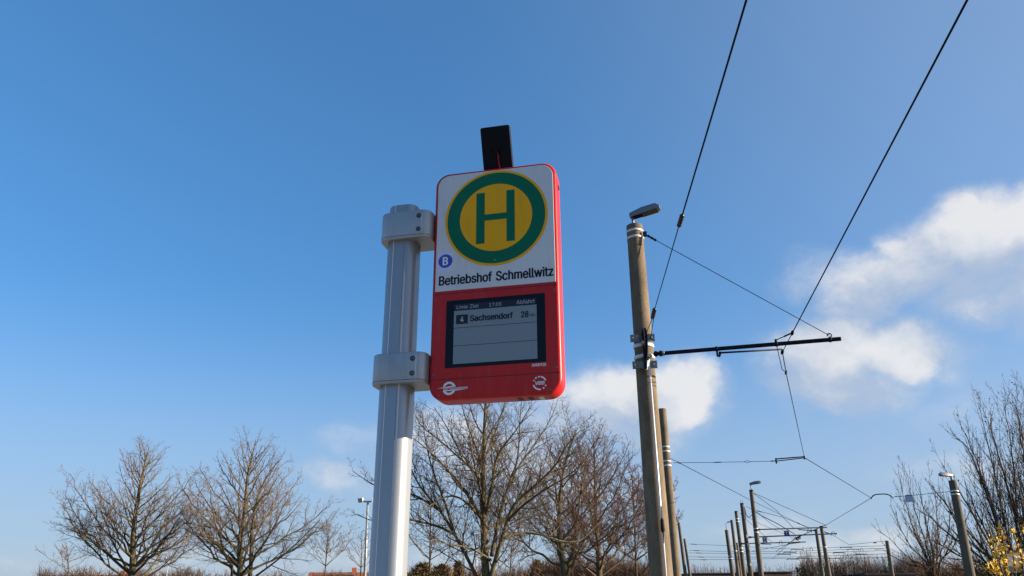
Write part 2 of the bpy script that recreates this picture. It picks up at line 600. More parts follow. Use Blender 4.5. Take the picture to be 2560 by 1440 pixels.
ztop = sp(0, .1175).z
rings = [[pp(u, n, .14) for u, n in pole_prof()], [pp(u, n, ztop - .006) for u, n in pole_prof()],
         [pp(u, n, ztop - .002) for u, n in pole_prof(.002)], [pp(u, n, ztop) for u, n in pole_prof(.006)]]
mb.loft(rings)
pole = mb.build('pole', 'aluminium', stop, auto=40)
for uu, mat_ in ((-.0215, 'seam_light'), (.0185, 'groove_grey')):  # left strip: highlight on the profile edge put in as pale colour
    mb = MB()
    c = pp(uu, .0503, (ztop + .14) / 2)
    mb.box(c, SA, SN, UP, .0009 if uu < 0 else .0006, .0005, (ztop - .14) / 2 - .004)
    mb.build('groove', mat_, pole)
for zz in (sp(0, .425).z, sp(0, .535).z):                    # faint joints in the profile
    mb = MB()
    prof = [(u, n) for u, n in pole_prof(-.0004)]
    mb.loft([[pp(u, n, zz - .0007) for u, n in prof], [pp(u, n, zz + .0007) for u, n in prof]])
    mb.build('joint', 'alu_bracket', pole)
# foot plate
mb = MB()
mb.loft([[pp(u, n, .141) for u, n in rrect(.24, .24, .02)], [pp(u, n, .155) for u, n in rrect(.24, .24, .02)]])
mb.build('foot_plate', 'galv_dull', stop)

for (v0, v1) in ((.156, .262), (.681, .785)):
    mb = MB()
    u0, u1 = -.1935, -.003
    nb, nf = pole_c[1] - .066, pole_c[1] + .066
    cu, cn = (u0 + u1) / 2, (nb + nf) / 2

    def bprof(ins, u0=u0, u1=u1, nb=nb, nf=nf, cu=cu, cn=cn):
        return rrect(u1 - u0 - 2 * ins, nf - nb - 2 * ins, .036 - ins, 8, cu, cn)
    bv = .004
    rings = []
    for k in range(4):
        a = pi / 2 * k / 3
        rings.append([sp(u, v1 - bv * (1 - cos(pi / 2 - a)) if False else v1 + bv * (cos(a) - 1) + 0.0 if False else v1 - bv * (1 - cos(a)), n) for u, n in bprof(bv * (1 - sin(a)))])
    for k in range(4):
        a = pi / 2 * k / 3
        rings.append([sp(u, v0 + bv * (1 - sin(a)), n) for u, n in bprof(bv * (1 - cos(a)))])
    mb.loft(rings)
    br = mb.build('bracket', 'alu_bracket', stop, auto=35)
    mb = MB()
    mb.loft([[sp(u, v1 - .0105, n) for u, n in bprof(-.0006)], [sp(u, v1 - .0085, n) for u, n in bprof(-.0006)]])
    mb.build('edge_line', 'alu_dark', br)
    for vv in (v0 + .024, v1 - .030):
        uu = u1 - .042
        mb = MB()
        mb.loft([[sp(u, v, nf - .001) for u, v in disc(.0088, 20, uu, vv)], [sp(u, v, nf + .0012) for u, v in disc(.0088, 20, uu, vv)],
                 [sp(u, v, nf + .0012) for u, v in disc(.0062, 20, uu, vv)], [sp(u, v, nf + .0002) for u, v in disc(.0062, 20, uu, vv)]])
        bo = mb.build('bolt', 'rubber', br)
        mb = MB()
        mb.loft([[sp(u, v, nf) for u, v in disc(.0055, 16, uu, vv)], [sp(u, v, nf + .0022) for u, v in disc(.0050, 16, uu, vv)],
                 [sp(u, v, nf + .0022) for u, v in disc(.0026, 16, uu, vv)], [sp(u, v, nf - .002) for u, v in disc(.0024, 16, uu, vv)]])
        mb.build('bolt_head', 'bolt_ring', br)

# red housing
mb = MB()
slab(mb, rr_fn(0, SW, 0, SH, .052, 10), -ST, 0, bev=.011, steps=5)
housing = mb.build('housing', 'red', stop, auto=50)
for (v, du) in ((.4715, .006), (.7725, .005)):
    thin(rrect(SW - 2 * du, .0022, .001, 2, SW / 2, v), -.0005, .0006).build('panel_joint', 'red_seam', housing)
for uu in (.30, .335, .37):
    mb = MB()
    mb.box(sp(uu, SH + .0002, -.045), SA, SN, UP, .008, .02, .001)
    mb.build('vent', 'red_seam' if uu < .36 else 'galv', housing)
mb = MB()
mb.box(sp(SW + .001, .085, -.045), SA, SN, UP, .002, .008, .006)
mb.build('lock', 'red_seam', housing)

for (u, v) in ((.016, .49), (.4275, .49), (.016, .755), (.4275, .755), (.036, .826), (.407, .826)):
    mb = MB()
    mb.loft([[sp(a, b, -.0004) for a, b in disc(.0030, 12, u, v)], [sp(a, b, .0006) for a, b in disc(.0026, 12, u, v)]])
    mb.build('screw', 'bolt_ring', housing)

# white plate with the stop symbol
mb = MB()
def plate_outline(ins):
    u0, u1, v0, v1 = .0115 + ins, .4325 - ins, .0110 + ins, .4615 - ins
    r = .044
    pts = []
    for (cx, cy, a0) in ((u1 - r, v0 + r, 270), (u0 + r, v0 + r, 180)):
        for i in range(11):
            a = radians(a0 + 90 * i / 10)
            pts.append((cx + r * cos(a), cy + r * sin(a)))
    # order: top right corner (270..360) then bottom right, bottom left, top left
    tr = [(u1 - r + r * cos(radians(270 + 9 * i)), v0 + r + r * sin(radians(270 + 9 * i))) for i in range(11)]
    tl = [(u0 + r + r * cos(radians(180 + 9 * i)), v0 + r + r * sin(radians(180 + 9 * i))) for i in range(11)]
    return tl + tr + [(u1, v1), (u0, v1)]
mb.loft([[sp(u, v, -.001) for u, v in plate_outline(0)], [sp(u, v, .0012) for u, v in plate_outline(.0002)], [sp(u, v, .0016) for u, v in plate_outline(.0008)]])
plate = mb.build('name_plate', 'plate', stop)
CX, CY = .2265, .1985
thin(disc(.1855, 96, CX, CY), .001, .0021).build('symbol_rim', 'yellow', plate)
thin(disc(.1765, 96, CX, CY), .001, .0026).build('symbol_ring', 'green', plate)
thin(disc(.1305, 96, CX, CY), .001, .0031).build('symbol_disc', 'yellow', plate)
HL = [(.1560, .0985), (.1865, .0985), (.1865, .1855), (.2660, .1855), (.2660, .0985), (.2945, .0985), (.2945, .2970),
      (.2660, .2970), (.2660, .2095), (.1865, .2095), (.1865, .2970), (.1560, .2970)]
mb = MB()
for (a, b, c, d) in ((.1560, .1865, .0985, .2970), (.2655, .2950, .0985, .2970), (.1865, .2655, .1855, .2095)):
    mb.loft([[sp(u, v, .002) for u, v in ((a, c), (b, c), (b, d), (a, d))], [sp(u, v, .0036) for u, v in ((a, c), (b, c), (b, d), (a, d))]])
mb.build('symbol_letter', 'green', plate)
thin(rrect(.055, .070, .002, 2, .045, .352), .001, .0020).build('sticker', 'sticker', plate)
thin(disc(.0255, 40, .0462, .3495), .001, .0025).build('sticker_disc', 'sticker_blue', plate)


GLYPHS = {"r":{"B":[456,[60,0,60,509,241,509,274,507,304,501,329,491,350,477,367,461,381,442,390,421,396,398,398,374,397,353,393,336,387,320,378,307,368,295,356,286,343,278,329,272,315,267,315,262,331,260,347,254,363,245,378,234,391,220,402,203,411,184,416,161,418,136,416,111,410,88,400,67,386,48,368,31,344,18,317,8,284,2,247,0,125,57,245,57,281,60,309,67,330,80,344,96,353,115,355,137,354,153,350,169,342,184,333,197,320,209,306,218,289,225,269,229,248,231,125,231,125,285,238,285,256,287,273,290,288,296,302,304,314,314,323,326,330,340,335,355,336,372,333,393,326,412,313,429,294,442,270,449,240,452,125,452],[40,57,0,1,0,57,74,2,75,59,58,57,1,57,58,58,75,1,75,2,1,60,56,55,41,39,38,38,42,41,60,55,61,40,0,39,39,41,40,59,57,56,56,60,59,73,3,74,2,74,3,54,53,21,63,62,20,20,19,63,64,63,19,72,71,5,4,72,5,42,38,37,37,43,42,54,21,55,61,55,21,21,20,61,20,62,61,72,4,73,3,73,4,34,33,45,33,32,45,46,45,32,32,31,46,47,46,31,31,30,47,30,29,47,48,47,29,29,28,48,49,48,28,28,27,49,50,49,27,27,26,50,26,25,50,51,50,25,24,51,25,13,12,67,68,67,12,12,11,68,11,10,68,69,68,10,10,9,69,43,37,36,44,43,36,36,35,44,35,34,44,34,45,44,51,24,52,24,23,52,23,22,52,53,52,22,21,53,22,64,19,18,18,17,64,65,64,17,17,16,65,16,15,65,66,65,15,15,14,66,14,13,66,13,67,66,69,9,70,9,8,70,8,7,70,71,70,7,7,6,71,5,71,6]],
"e":[404,[212,-8,177,-5,145,3,117,16,92,35,72,58,56,85,44,116,37,150,34,187,36,224,44,258,55,290,71,317,91,340,115,359,142,373,172,382,205,384,226,383,246,380,266,374,285,366,303,355,319,341,334,324,347,305,357,282,365,256,370,227,371,194,371,169,75,169,75,221,338,221,310,202,308,226,304,248,298,269,288,286,277,301,263,314,246,323,227,328,205,330,183,328,164,323,146,313,131,301,119,286,109,270,102,251,97,231,96,211,96,178,98,151,102,127,110,106,121,88,135,73,151,61,169,53,190,48,212,46,227,47,241,49,254,53,265,58,276,65,285,73,294,82,300,93,306,105,365,91,358,72,348,55,335,39,320,26,302,14,283,4,261,-3,237,-7,309,221,97,221,96,169],[8,7,32,9,8,32,35,34,82,52,51,33,7,6,56,56,55,7,32,7,55,54,53,32,53,33,32,9,32,33,10,9,33,11,10,33,33,51,11,12,11,51,51,50,12,13,12,50,48,47,15,47,16,15,0,63,62,45,44,18,0,62,1,61,1,62,17,46,45,45,18,17,1,61,2,61,60,2,3,2,60,59,3,60,16,47,46,46,17,16,3,59,4,59,58,4,5,4,58,58,57,5,6,5,57,56,6,57,13,50,49,14,13,49,49,48,14,48,15,14,64,81,65,65,81,80,80,66,65,42,20,43,19,43,20,66,80,79,79,67,66,42,41,22,22,21,42,20,42,21,30,29,34,29,28,34,75,74,71,72,71,74,74,73,72,31,35,54,31,30,35,30,34,35,37,36,34,34,28,37,28,27,37,67,79,78,68,67,78,78,77,68,69,68,77,77,76,69,70,69,76,76,75,70,75,71,70,37,27,38,27,26,38,39,38,26,26,25,39,40,39,25,25,24,40,24,23,40,41,40,23,22,41,23,81,64,0,63,0,64,53,54,35,43,19,44,18,44,19,32,55,84,54,32,84,52,33,83,34,36,82,33,53,83,53,35,82,53,82,83,31,54,84]],
"t":[227,[204,379,204,327,6,327,6,379,65,471,126,471,126,98,127,83,130,70,136,61,144,55,156,51,170,50,185,51,202,54,213,2,207,0,200,-2,192,-3,184,-3,176,-4,168,-4,138,-1,113,7,92,21,77,41,68,64,65,93,126,379,126,327,65,327,65,379],[23,9,24,25,24,9,9,8,25,26,25,8,8,7,26,27,26,7,7,6,27,29,30,6,12,20,19,19,13,12,20,12,21,11,21,12,16,15,14,13,19,18,18,17,13,17,16,13,16,14,13,21,11,22,11,10,22,23,22,10,9,23,10,28,31,29,31,28,5,1,0,28,29,1,28,27,6,30,3,2,30,31,3,30,30,29,31,5,4,31]],
"r":[259,[53,0,53,379,112,379,112,321,115,321,124,339,137,354,152,367,171,377,191,383,213,385,229,384,243,384,243,322,230,324,223,325,215,326,207,326,190,324,174,321,159,315,146,306,135,296,126,284,119,269,115,254,114,237,114,0],[27,26,0,1,0,26,26,25,1,3,1,25,1,3,2,23,22,4,22,21,4,5,4,21,3,25,24,24,23,3,23,4,3,17,9,18,8,7,19,19,18,8,18,9,8,13,12,14,11,14,12,14,11,15,16,15,11,10,16,11,16,10,17,9,17,10,5,21,20,6,5,20,20,19,6,19,7,6]],
"i":[167,[53,0,53,379,114,379,114,0,84,443,73,444,63,448,54,455,47,463,43,472,41,483,43,494,47,504,54,512,63,518,73,522,84,524,95,522,105,518,114,512,121,504,125,494,126,483,125,472,121,463,114,455,105,448,95,444],[10,9,8,11,10,12,13,7,6,14,5,15,5,14,6,13,6,14,10,8,7,7,13,10,12,10,13,17,16,27,26,18,27,17,27,18,24,23,22,24,22,25,19,25,22,20,19,22,22,21,20,18,26,25,25,19,18,1,0,3,3,2,1,27,16,4,5,4,16,15,5,16]],
"b":[424,[229,-8,208,-7,189,-3,172,4,159,12,147,21,138,31,130,41,123,50,118,59,112,59,112,0,53,0,53,509,114,509,114,319,118,319,123,327,130,336,137,346,147,355,158,364,171,373,188,379,207,383,229,384,259,382,287,374,313,361,335,342,354,320,370,293,381,261,388,227,390,189,388,151,381,116,370,84,355,57,336,34,313,16,288,3,260,-6,220,47,242,49,262,55,279,66,294,80,306,97,316,117,323,139,327,163,328,189,327,215,323,239,316,261,307,281,295,298,280,311,262,322,243,328,220,330,198,328,178,322,161,312,147,299,134,282,125,263,118,241,114,216,113,189,114,162,118,138,125,115,135,95,147,78,162,65,179,55,198,49],[11,10,12,71,70,12,70,69,12,13,12,69,69,15,13,73,72,10,12,10,72,71,12,72,15,69,68,68,67,15,2,78,3,78,77,3,22,63,62,62,23,22,3,77,4,5,4,77,77,76,5,6,5,76,20,19,64,64,63,20,21,20,63,63,22,21,6,76,7,8,7,76,76,75,8,9,8,75,75,74,9,10,9,74,73,10,74,15,67,66,16,15,66,66,65,16,17,16,65,65,64,17,18,17,64,64,19,18,13,15,14,61,25,24,44,0,42,43,1,0,0,44,43,25,61,60,60,26,25,58,27,59,46,45,41,41,45,42,44,42,45,26,60,59,59,27,26,37,36,49,50,49,36,36,35,50,51,50,35,35,34,51,52,51,34,53,52,34,34,33,53,54,53,33,33,32,54,55,54,32,32,31,55,46,41,40,40,39,46,47,46,39,39,38,47,48,47,38,38,37,48,37,49,48,55,31,56,31,30,56,57,56,30,30,29,57,58,57,29,29,28,58,27,58,28,78,2,1,1,43,78,61,24,62,23,62,24]],
"s":[365,[182,-8,157,-7,133,-3,112,3,93,12,76,24,62,38,50,54,41,73,36,94,94,107,101,87,111,72,124,60,141,52,160,47,181,45,206,47,227,53,244,62,258,74,265,88,268,103,266,115,262,126,254,136,243,144,229,150,212,155,149,170,118,180,92,192,72,208,58,227,50,249,47,274,49,295,55,314,65,332,79,347,95,360,115,370,137,378,161,383,187,384,212,383,234,379,254,372,271,363,286,352,299,339,309,324,318,308,324,290,268,277,262,291,254,304,243,316,228,325,210,331,187,333,166,331,147,326,131,317,119,305,111,292,109,277,110,264,115,253,124,243,136,235,152,229,172,223,229,209,261,200,287,187,306,171,320,153,328,131,331,107,329,85,323,65,312,47,298,31,281,18,260,6,236,-2,210,-7],[5,12,6,12,11,6,7,6,11,8,7,11,11,10,8,9,8,10,34,33,67,35,34,67,67,66,35,36,35,66,66,65,36,37,36,65,38,37,65,0,16,1,16,15,1,71,29,72,1,15,2,15,14,2,3,2,14,13,3,14,29,71,30,70,30,71,41,63,62,42,41,62,62,61,42,61,43,42,3,13,4,5,4,13,12,5,13,30,70,31,70,69,31,32,31,69,69,68,32,33,32,68,67,33,68,38,65,64,39,38,64,40,39,64,64,63,40,63,41,40,27,73,28,60,59,45,44,60,45,17,87,86,18,17,86,86,85,18,85,19,18,26,74,27,73,27,74,47,46,58,59,58,46,45,59,46,82,81,21,81,80,21,22,21,80,80,79,22,23,22,79,79,78,23,78,77,23,24,23,77,77,76,24,53,52,54,55,54,52,52,51,55,19,85,84,20,19,84,84,83,20,83,82,20,82,21,20,24,76,25,76,75,25,26,25,75,74,26,75,55,51,56,51,50,56,50,49,56,57,56,49,49,48,57,58,57,48,47,58,48,16,0,87,87,17,16,72,29,28,28,73,72,43,61,60,60,44,43]],
"h":[410,[114,227,114,0,53,0,53,509,114,509,114,287,102,287,116,319,132,344,152,362,175,374,200,382,227,384,252,383,275,377,295,369,313,356,328,340,341,321,350,298,355,271,357,240,357,0,296,0,296,235,293,263,286,286,273,304,256,318,235,326,210,329,192,328,176,324,161,317,147,308,136,297,126,283,119,266,115,248,114,314],[3,2,6,2,1,0,6,2,0,0,38,6,10,32,31,9,33,32,32,10,9,8,34,33,33,9,8,6,38,37,5,6,37,37,36,5,36,35,5,7,5,35,35,34,7,34,8,7,3,6,4,12,29,13,29,12,30,11,30,12,13,29,28,28,14,13,24,23,22,22,21,24,24,21,25,21,20,25,20,19,25,26,25,19,19,18,26,18,17,26,27,26,17,17,16,27,16,15,27,28,27,15,14,28,15,30,11,31,10,31,11,5,7,39,6,5,39,4,6,39]],
"o":[415,[207,-8,174,-5,144,3,117,16,93,35,72,58,56,85,44,116,37,150,34,187,37,225,44,260,56,291,72,318,93,341,117,360,144,374,174,382,207,384,241,382,271,374,299,360,323,341,343,318,359,291,371,260,379,225,381,187,379,150,371,116,359,85,343,58,323,35,299,16,271,3,241,-5,207,46,231,49,252,55,270,66,285,80,298,97,307,117,314,139,318,163,319,187,318,212,314,236,307,258,298,278,285,296,270,310,252,321,231,328,207,330,184,328,163,321,145,310,130,296,118,278,108,258,102,236,98,212,96,187,98,163,102,139,108,117,118,97,130,80,145,66,163,55,184,49],[7,6,66,66,65,7,8,7,65,65,64,8,9,8,64,64,63,9,63,62,9,10,9,62,62,61,10,11,10,61,61,60,11,12,11,60,0,36,1,36,71,1,1,71,2,71,70,2,3,2,70,69,3,70,57,56,15,16,15,56,56,55,16,55,17,16,3,69,4,69,68,4,5,4,68,68,67,5,6,5,67,66,6,67,12,60,59,13,12,59,59,58,13,14,13,58,58,57,14,57,15,14,54,53,19,18,54,19,37,35,34,38,37,34,34,33,38,39,38,33,51,21,52,21,20,52,53,52,20,19,53,20,30,29,42,43,42,29,29,28,43,44,43,28,28,27,44,45,44,27,46,45,27,27,26,46,47,46,26,26,25,47,48,47,25,25,24,48,39,33,32,40,39,32,32,31,40,41,40,31,31,30,41,30,42,41,48,24,49,24,23,49,50,49,23,23,22,50,51,50,22,21,51,22,35,37,0,36,0,37,17,55,54,54,18,17]],
"f":[254,[228,379,228,327,6,327,6,379,81,0,81,432,82,452,87,470,96,486,107,499,120,510,135,519,152,525,169,529,187,530,201,530,212,529,222,527,231,525,238,523,243,521,227,468,215,472,209,473,202,474,195,474,178,472,164,468,154,460,147,449,143,435,142,419,142,0,81,327,81,379,142,379,142,327],[33,36,34,36,33,32,31,30,5,6,5,30,30,29,6,7,6,29,8,7,29,29,28,8,9,8,28,28,10,9,26,14,13,15,25,24,14,26,25,25,15,14,20,19,21,22,21,19,19,18,22,17,22,18,22,17,23,17,16,23,24,23,16,15,24,16,10,28,27,11,10,27,12,11,27,27,26,12,26,13,12,34,35,31,4,32,33,3,2,33,34,3,33,31,5,34,1,0,35,36,1,35,35,34,36]],
"S":[447,[224,-9,188,-7,156,-1,128,9,102,23,81,40,64,60,51,83,42,109,38,137,104,137,108,118,114,102,123,88,136,76,150,66,166,59,185,53,204,50,224,49,246,50,267,54,286,60,303,69,317,79,329,92,338,106,344,122,346,139,344,154,340,168,332,179,322,189,310,197,296,205,280,211,263,217,245,222,184,239,145,253,112,269,86,289,67,313,56,341,52,372,54,400,62,425,75,448,92,468,113,484,138,498,165,508,195,514,227,516,259,514,289,508,316,498,340,484,360,468,377,449,390,427,398,403,401,378,337,378,332,402,320,421,302,437,280,449,254,456,225,459,204,457,185,454,167,448,152,440,139,430,129,418,121,405,117,391,115,376,117,359,122,345,131,334,142,324,155,315,169,308,184,302,198,297,212,293,264,279,279,275,295,270,312,264,328,256,344,248,359,238,372,226,384,213,395,198,402,180,407,161,408,139,406,112,399,87,386,64,370,43,349,25,323,11,294,0,261,-7],[6,5,13,13,12,6,7,6,12,12,11,7,8,7,11,11,10,8,9,8,10,42,41,80,43,42,80,80,79,43,44,43,79,79,78,44,45,44,78,78,77,45,46,45,77,77,76,46,47,46,76,76,75,47,48,47,75,73,72,50,72,51,50,0,19,18,0,18,1,17,1,18,87,86,38,85,38,86,52,71,70,1,17,2,16,2,17,38,85,39,85,84,39,83,39,84,51,72,71,71,52,51,2,16,3,16,15,3,4,3,15,15,14,4,5,4,14,13,5,14,39,83,40,83,82,40,41,40,82,82,81,41,80,41,81,48,75,74,49,48,74,74,73,49,73,50,49,88,36,89,20,108,21,36,88,37,34,33,92,92,91,34,21,108,107,22,21,107,107,106,22,106,23,22,34,91,35,91,90,35,36,35,90,89,36,90,66,56,67,56,55,67,68,67,55,54,68,55,104,103,25,26,25,103,103,102,26,27,26,102,102,101,27,28,27,101,101,100,28,100,99,28,29,28,99,99,98,29,30,29,98,98,97,30,97,96,30,31,30,96,96,95,31,62,61,63,64,63,61,61,60,64,60,59,64,23,106,105,24,23,105,105,104,24,104,25,24,31,95,32,95,94,32,94,93,32,33,32,93,92,33,93,64,59,65,59,58,65,66,65,58,58,57,66,56,66,57,108,20,0,19,0,20,87,38,37,37,88,87,68,54,69,54,53,69,70,69,53,52,70,53]],
"c":[396,[207,-8,174,-5,144,3,117,16,93,35,72,58,56,85,44,116,37,150,34,187,37,225,44,260,56,291,72,318,93,341,117,360,144,374,174,382,207,384,226,384,243,381,260,377,276,371,291,364,305,356,318,346,330,335,340,322,349,308,356,293,362,277,303,262,300,272,295,281,290,289,284,297,278,304,270,311,261,316,252,321,242,325,231,328,220,329,207,330,184,328,163,321,145,310,130,296,118,278,108,258,102,236,98,212,96,187,98,163,102,139,108,117,118,97,130,80,145,66,163,55,184,49,207,46,220,47,232,49,243,52,253,55,262,60,271,66,279,73,285,80,292,89,297,98,301,107,304,117,363,102,357,86,350,70,341,56,331,43,319,32,306,21,292,12,277,5,261,-1,244,-5,226,-7],[6,5,56,56,55,6,7,6,55,55,54,7,8,7,54,54,53,8,9,8,53,53,52,9,52,51,9,10,9,51,51,50,10,11,10,50,50,49,11,12,11,49,41,19,42,18,42,19,85,62,0,61,0,62,42,18,43,0,61,1,61,60,1,2,1,60,59,2,60,16,45,44,17,16,44,44,43,17,43,18,17,2,59,3,59,58,3,4,3,58,58,57,4,5,4,57,56,5,57,12,49,48,13,12,48,48,47,13,14,13,47,47,46,14,15,14,46,46,45,15,45,16,15,84,64,63,64,84,83,83,65,64,39,21,40,20,40,21,65,83,82,82,66,65,37,23,38,23,22,38,39,38,22,21,39,22,78,77,70,71,70,77,77,76,71,72,71,76,76,75,72,73,72,75,75,74,73,30,29,31,32,31,29,29,28,32,33,32,28,28,27,33,66,82,81,67,66,81,81,80,67,68,67,80,80,79,68,69,68,79,79,78,69,78,70,69,33,27,34,27,26,34,35,34,26,26,25,35,36,35,25,25,24,36,37,36,24,23,37,24,84,63,85,62,85,63,40,20,41,19,41,20]],
"m":[610,[53,0,53,379,112,379,112,295,108,295,114,314,122,331,132,346,144,358,158,368,172,376,187,382,203,385,219,386,245,383,268,375,287,361,303,342,314,320,321,295,312,295,318,312,326,329,337,343,350,356,364,366,381,375,398,381,417,385,437,386,458,385,478,380,497,372,514,361,529,346,541,328,550,307,555,283,557,255,557,0,496,0,496,254,493,279,485,298,473,313,456,323,438,329,419,330,402,329,387,326,374,320,363,312,353,302,345,290,340,277,336,263,335,247,335,0,274,0,274,260,272,280,265,297,253,311,238,322,220,328,199,330,185,329,171,326,158,320,145,312,135,302,126,289,119,274,115,257,114,238,114,0,112,310,317,309],[75,74,0,1,0,74,4,1,74,74,73,4,68,67,8,67,9,8,6,70,69,7,6,69,69,68,7,68,8,7,4,73,72,3,4,72,72,71,3,71,70,3,5,3,70,70,6,5,1,4,2,65,11,66,10,66,11,64,63,14,13,12,64,64,14,13,64,12,65,11,65,12,59,20,60,61,60,20,20,18,61,18,17,61,62,61,17,17,16,62,62,16,63,16,15,63,14,63,15,9,67,66,66,10,9,55,54,19,54,53,19,50,25,24,26,49,48,48,27,26,25,50,49,49,26,25,19,53,52,21,19,52,22,21,52,52,51,22,23,22,51,51,50,23,50,24,23,29,47,46,31,30,45,46,45,30,29,46,30,41,40,39,39,38,41,38,37,41,41,37,42,37,36,42,43,42,36,36,35,43,35,34,43,44,43,34,34,33,44,33,32,44,45,44,32,31,45,32,27,48,47,28,27,47,47,29,28,57,56,58,59,58,56,56,55,59,20,59,55,55,19,20,20,19,77,3,5,76,4,3,76,2,4,76,19,21,77,18,20,77]],
"l":[189,[139,-2,112,0,91,8,74,20,62,37,55,59,53,84,53,509,114,509,114,99,114,83,117,71,120,62,126,57,135,53,146,52,160,53,170,54,181,3,162,-1,154,-2,147,-2],[5,4,11,11,10,5,6,5,10,10,9,6,7,6,9,9,8,7,14,0,15,16,20,19,19,18,16,18,17,16,15,0,21,21,20,15,20,16,15,0,14,1,14,13,1,2,1,13,13,12,2,3,2,12,4,3,12,11,4,12]],
"w":[567,[138,0,23,379,87,379,133,214,140,190,147,164,154,137,161,107,168,75,175,41,165,41,172,74,179,105,186,135,192,163,199,189,206,214,252,379,316,379,362,214,368,189,375,163,382,136,388,106,395,75,402,41,391,41,399,75,406,106,413,135,420,163,427,189,434,214,480,379,545,379,429,0,368,0,319,172,305,225,300,243,295,262,291,280,277,338,291,338,277,280,263,225,258,207,253,189,248,172,199,0,170,66,397,67,284,309],[2,1,3,4,0,5,0,4,1,3,1,4,10,9,50,10,8,0,8,7,0,7,6,0,5,0,6,12,49,48,13,12,48,14,13,48,15,14,48,48,47,15,16,15,47,47,46,16,46,45,16,45,44,16,44,42,16,42,17,16,10,0,49,9,10,49,11,9,49,49,12,11,43,41,18,19,37,20,22,21,37,20,37,21,37,19,38,39,38,19,40,39,19,41,40,19,18,41,19,23,26,24,26,25,51,34,33,32,30,29,35,31,30,35,35,34,31,34,32,31,27,25,35,28,27,35,35,29,28,35,25,36,25,26,36,26,23,36,37,36,23,22,37,23,43,42,52,17,42,43,43,18,17,9,11,50,8,10,50,25,27,51,24,26,51,42,44,52,41,43,52]],
"z":[380,[42,0,42,46,254,320,254,323,48,323,48,379,333,379,333,331,126,60,126,56,339,56,339,0],[1,0,9,9,8,1,1,8,2,3,2,7,7,2,8,3,7,6,9,0,11,11,10,9,5,4,3,3,6,5]],
"a":[389,[160,-9,137,-7,115,-3,94,5,76,15,60,29,48,45,38,63,32,84,30,108,32,128,36,146,43,161,53,174,64,184,78,193,92,200,108,206,125,211,143,214,161,217,178,220,234,227,247,229,257,231,265,235,271,240,274,246,276,255,276,257,275,272,272,285,267,297,260,307,251,315,240,322,227,327,212,330,196,331,178,330,163,327,149,322,137,316,127,309,118,301,110,292,104,283,100,274,41,291,51,313,64,331,79,346,95,358,114,368,133,375,153,380,173,383,194,384,208,384,223,382,239,379,255,375,271,369,286,360,300,350,312,336,322,320,330,301,335,278,337,251,337,0,277,0,277,52,272,52,267,43,260,34,252,25,242,16,229,8,215,1,199,-4,181,-7,170,45,192,47,211,51,228,59,242,68,254,80,263,93,270,108,274,122,276,138,276,190,272,187,267,184,259,182,251,180,241,178,231,176,200,171,175,168,161,166,147,163,134,159,122,153,112,147,103,139,97,130,93,118,92,105,93,93,96,82,102,72,109,64,119,57,130,52,142,48,156,46],[6,5,112,112,111,6,7,6,111,111,110,7,8,7,110,110,109,8,9,8,109,109,108,9,10,9,108,11,10,108,108,107,11,12,11,107,13,12,107,107,106,13,14,13,106,106,15,14,49,48,47,47,46,49,20,101,100,100,21,20,117,0,82,19,102,101,101,20,19,40,39,55,39,56,55,0,117,1,117,116,1,2,1,116,115,2,116,18,103,102,102,19,18,53,42,41,54,53,41,41,40,54,40,55,54,2,115,3,115,114,3,4,3,114,114,113,4,5,4,113,112,5,113,15,106,105,16,15,105,105,104,16,17,16,104,104,103,17,103,18,17,49,46,45,50,49,45,45,44,50,51,50,44,44,43,51,52,51,43,43,42,52,42,53,52,83,81,80,38,58,57,84,79,78,36,59,37,83,80,79,79,84,83,58,38,37,37,59,58,22,98,97,23,96,95,22,97,96,96,23,22,84,78,77,85,84,77,77,76,85,98,22,99,35,61,36,61,60,36,59,36,60,72,71,70,70,69,91,92,91,69,29,28,69,69,68,29,30,29,68,68,67,30,89,88,72,72,70,89,90,89,70,70,91,90,94,93,92,26,25,92,92,69,26,27,26,69,69,28,27,30,67,31,67,66,31,32,31,66,66,65,32,33,32,65,65,64,33,64,63,33,85,76,75,86,85,75,75,74,86,74,73,86,87,86,73,73,72,87,72,88,87,23,95,94,24,23,94,94,92,24,92,25,24,33,63,34,63,62,34,35,34,62,61,35,62,82,0,81,81,83,82,21,100,99,99,22,21,38,57,39,56,39,57]],
"n":[410,[114,227,114,0,53,0,53,379,112,379,112,287,102,287,116,319,132,344,152,362,175,374,200,382,227,384,252,383,275,377,295,369,313,356,328,340,341,321,350,298,355,271,357,240,357,0,296,0,296,235,293,263,286,286,273,304,256,318,235,326,210,329,192,328,176,324,161,317,147,308,136,297,126,283,119,266,115,248,112,310],[1,0,2,3,2,0,6,3,0,0,38,6,3,6,4,10,32,31,9,33,32,32,10,9,8,34,33,33,9,8,6,38,37,5,6,37,37,36,5,36,35,5,7,5,35,35,34,7,34,8,7,12,29,13,29,12,30,11,30,12,13,29,28,28,14,13,24,23,22,22,21,24,24,21,25,21,20,25,20,19,25,26,25,19,19,18,26,18,17,26,27,26,17,17,16,27,16,15,27,28,27,15,14,28,15,30,11,31,10,31,11,5,7,39,6,5,39,4,6,39]],
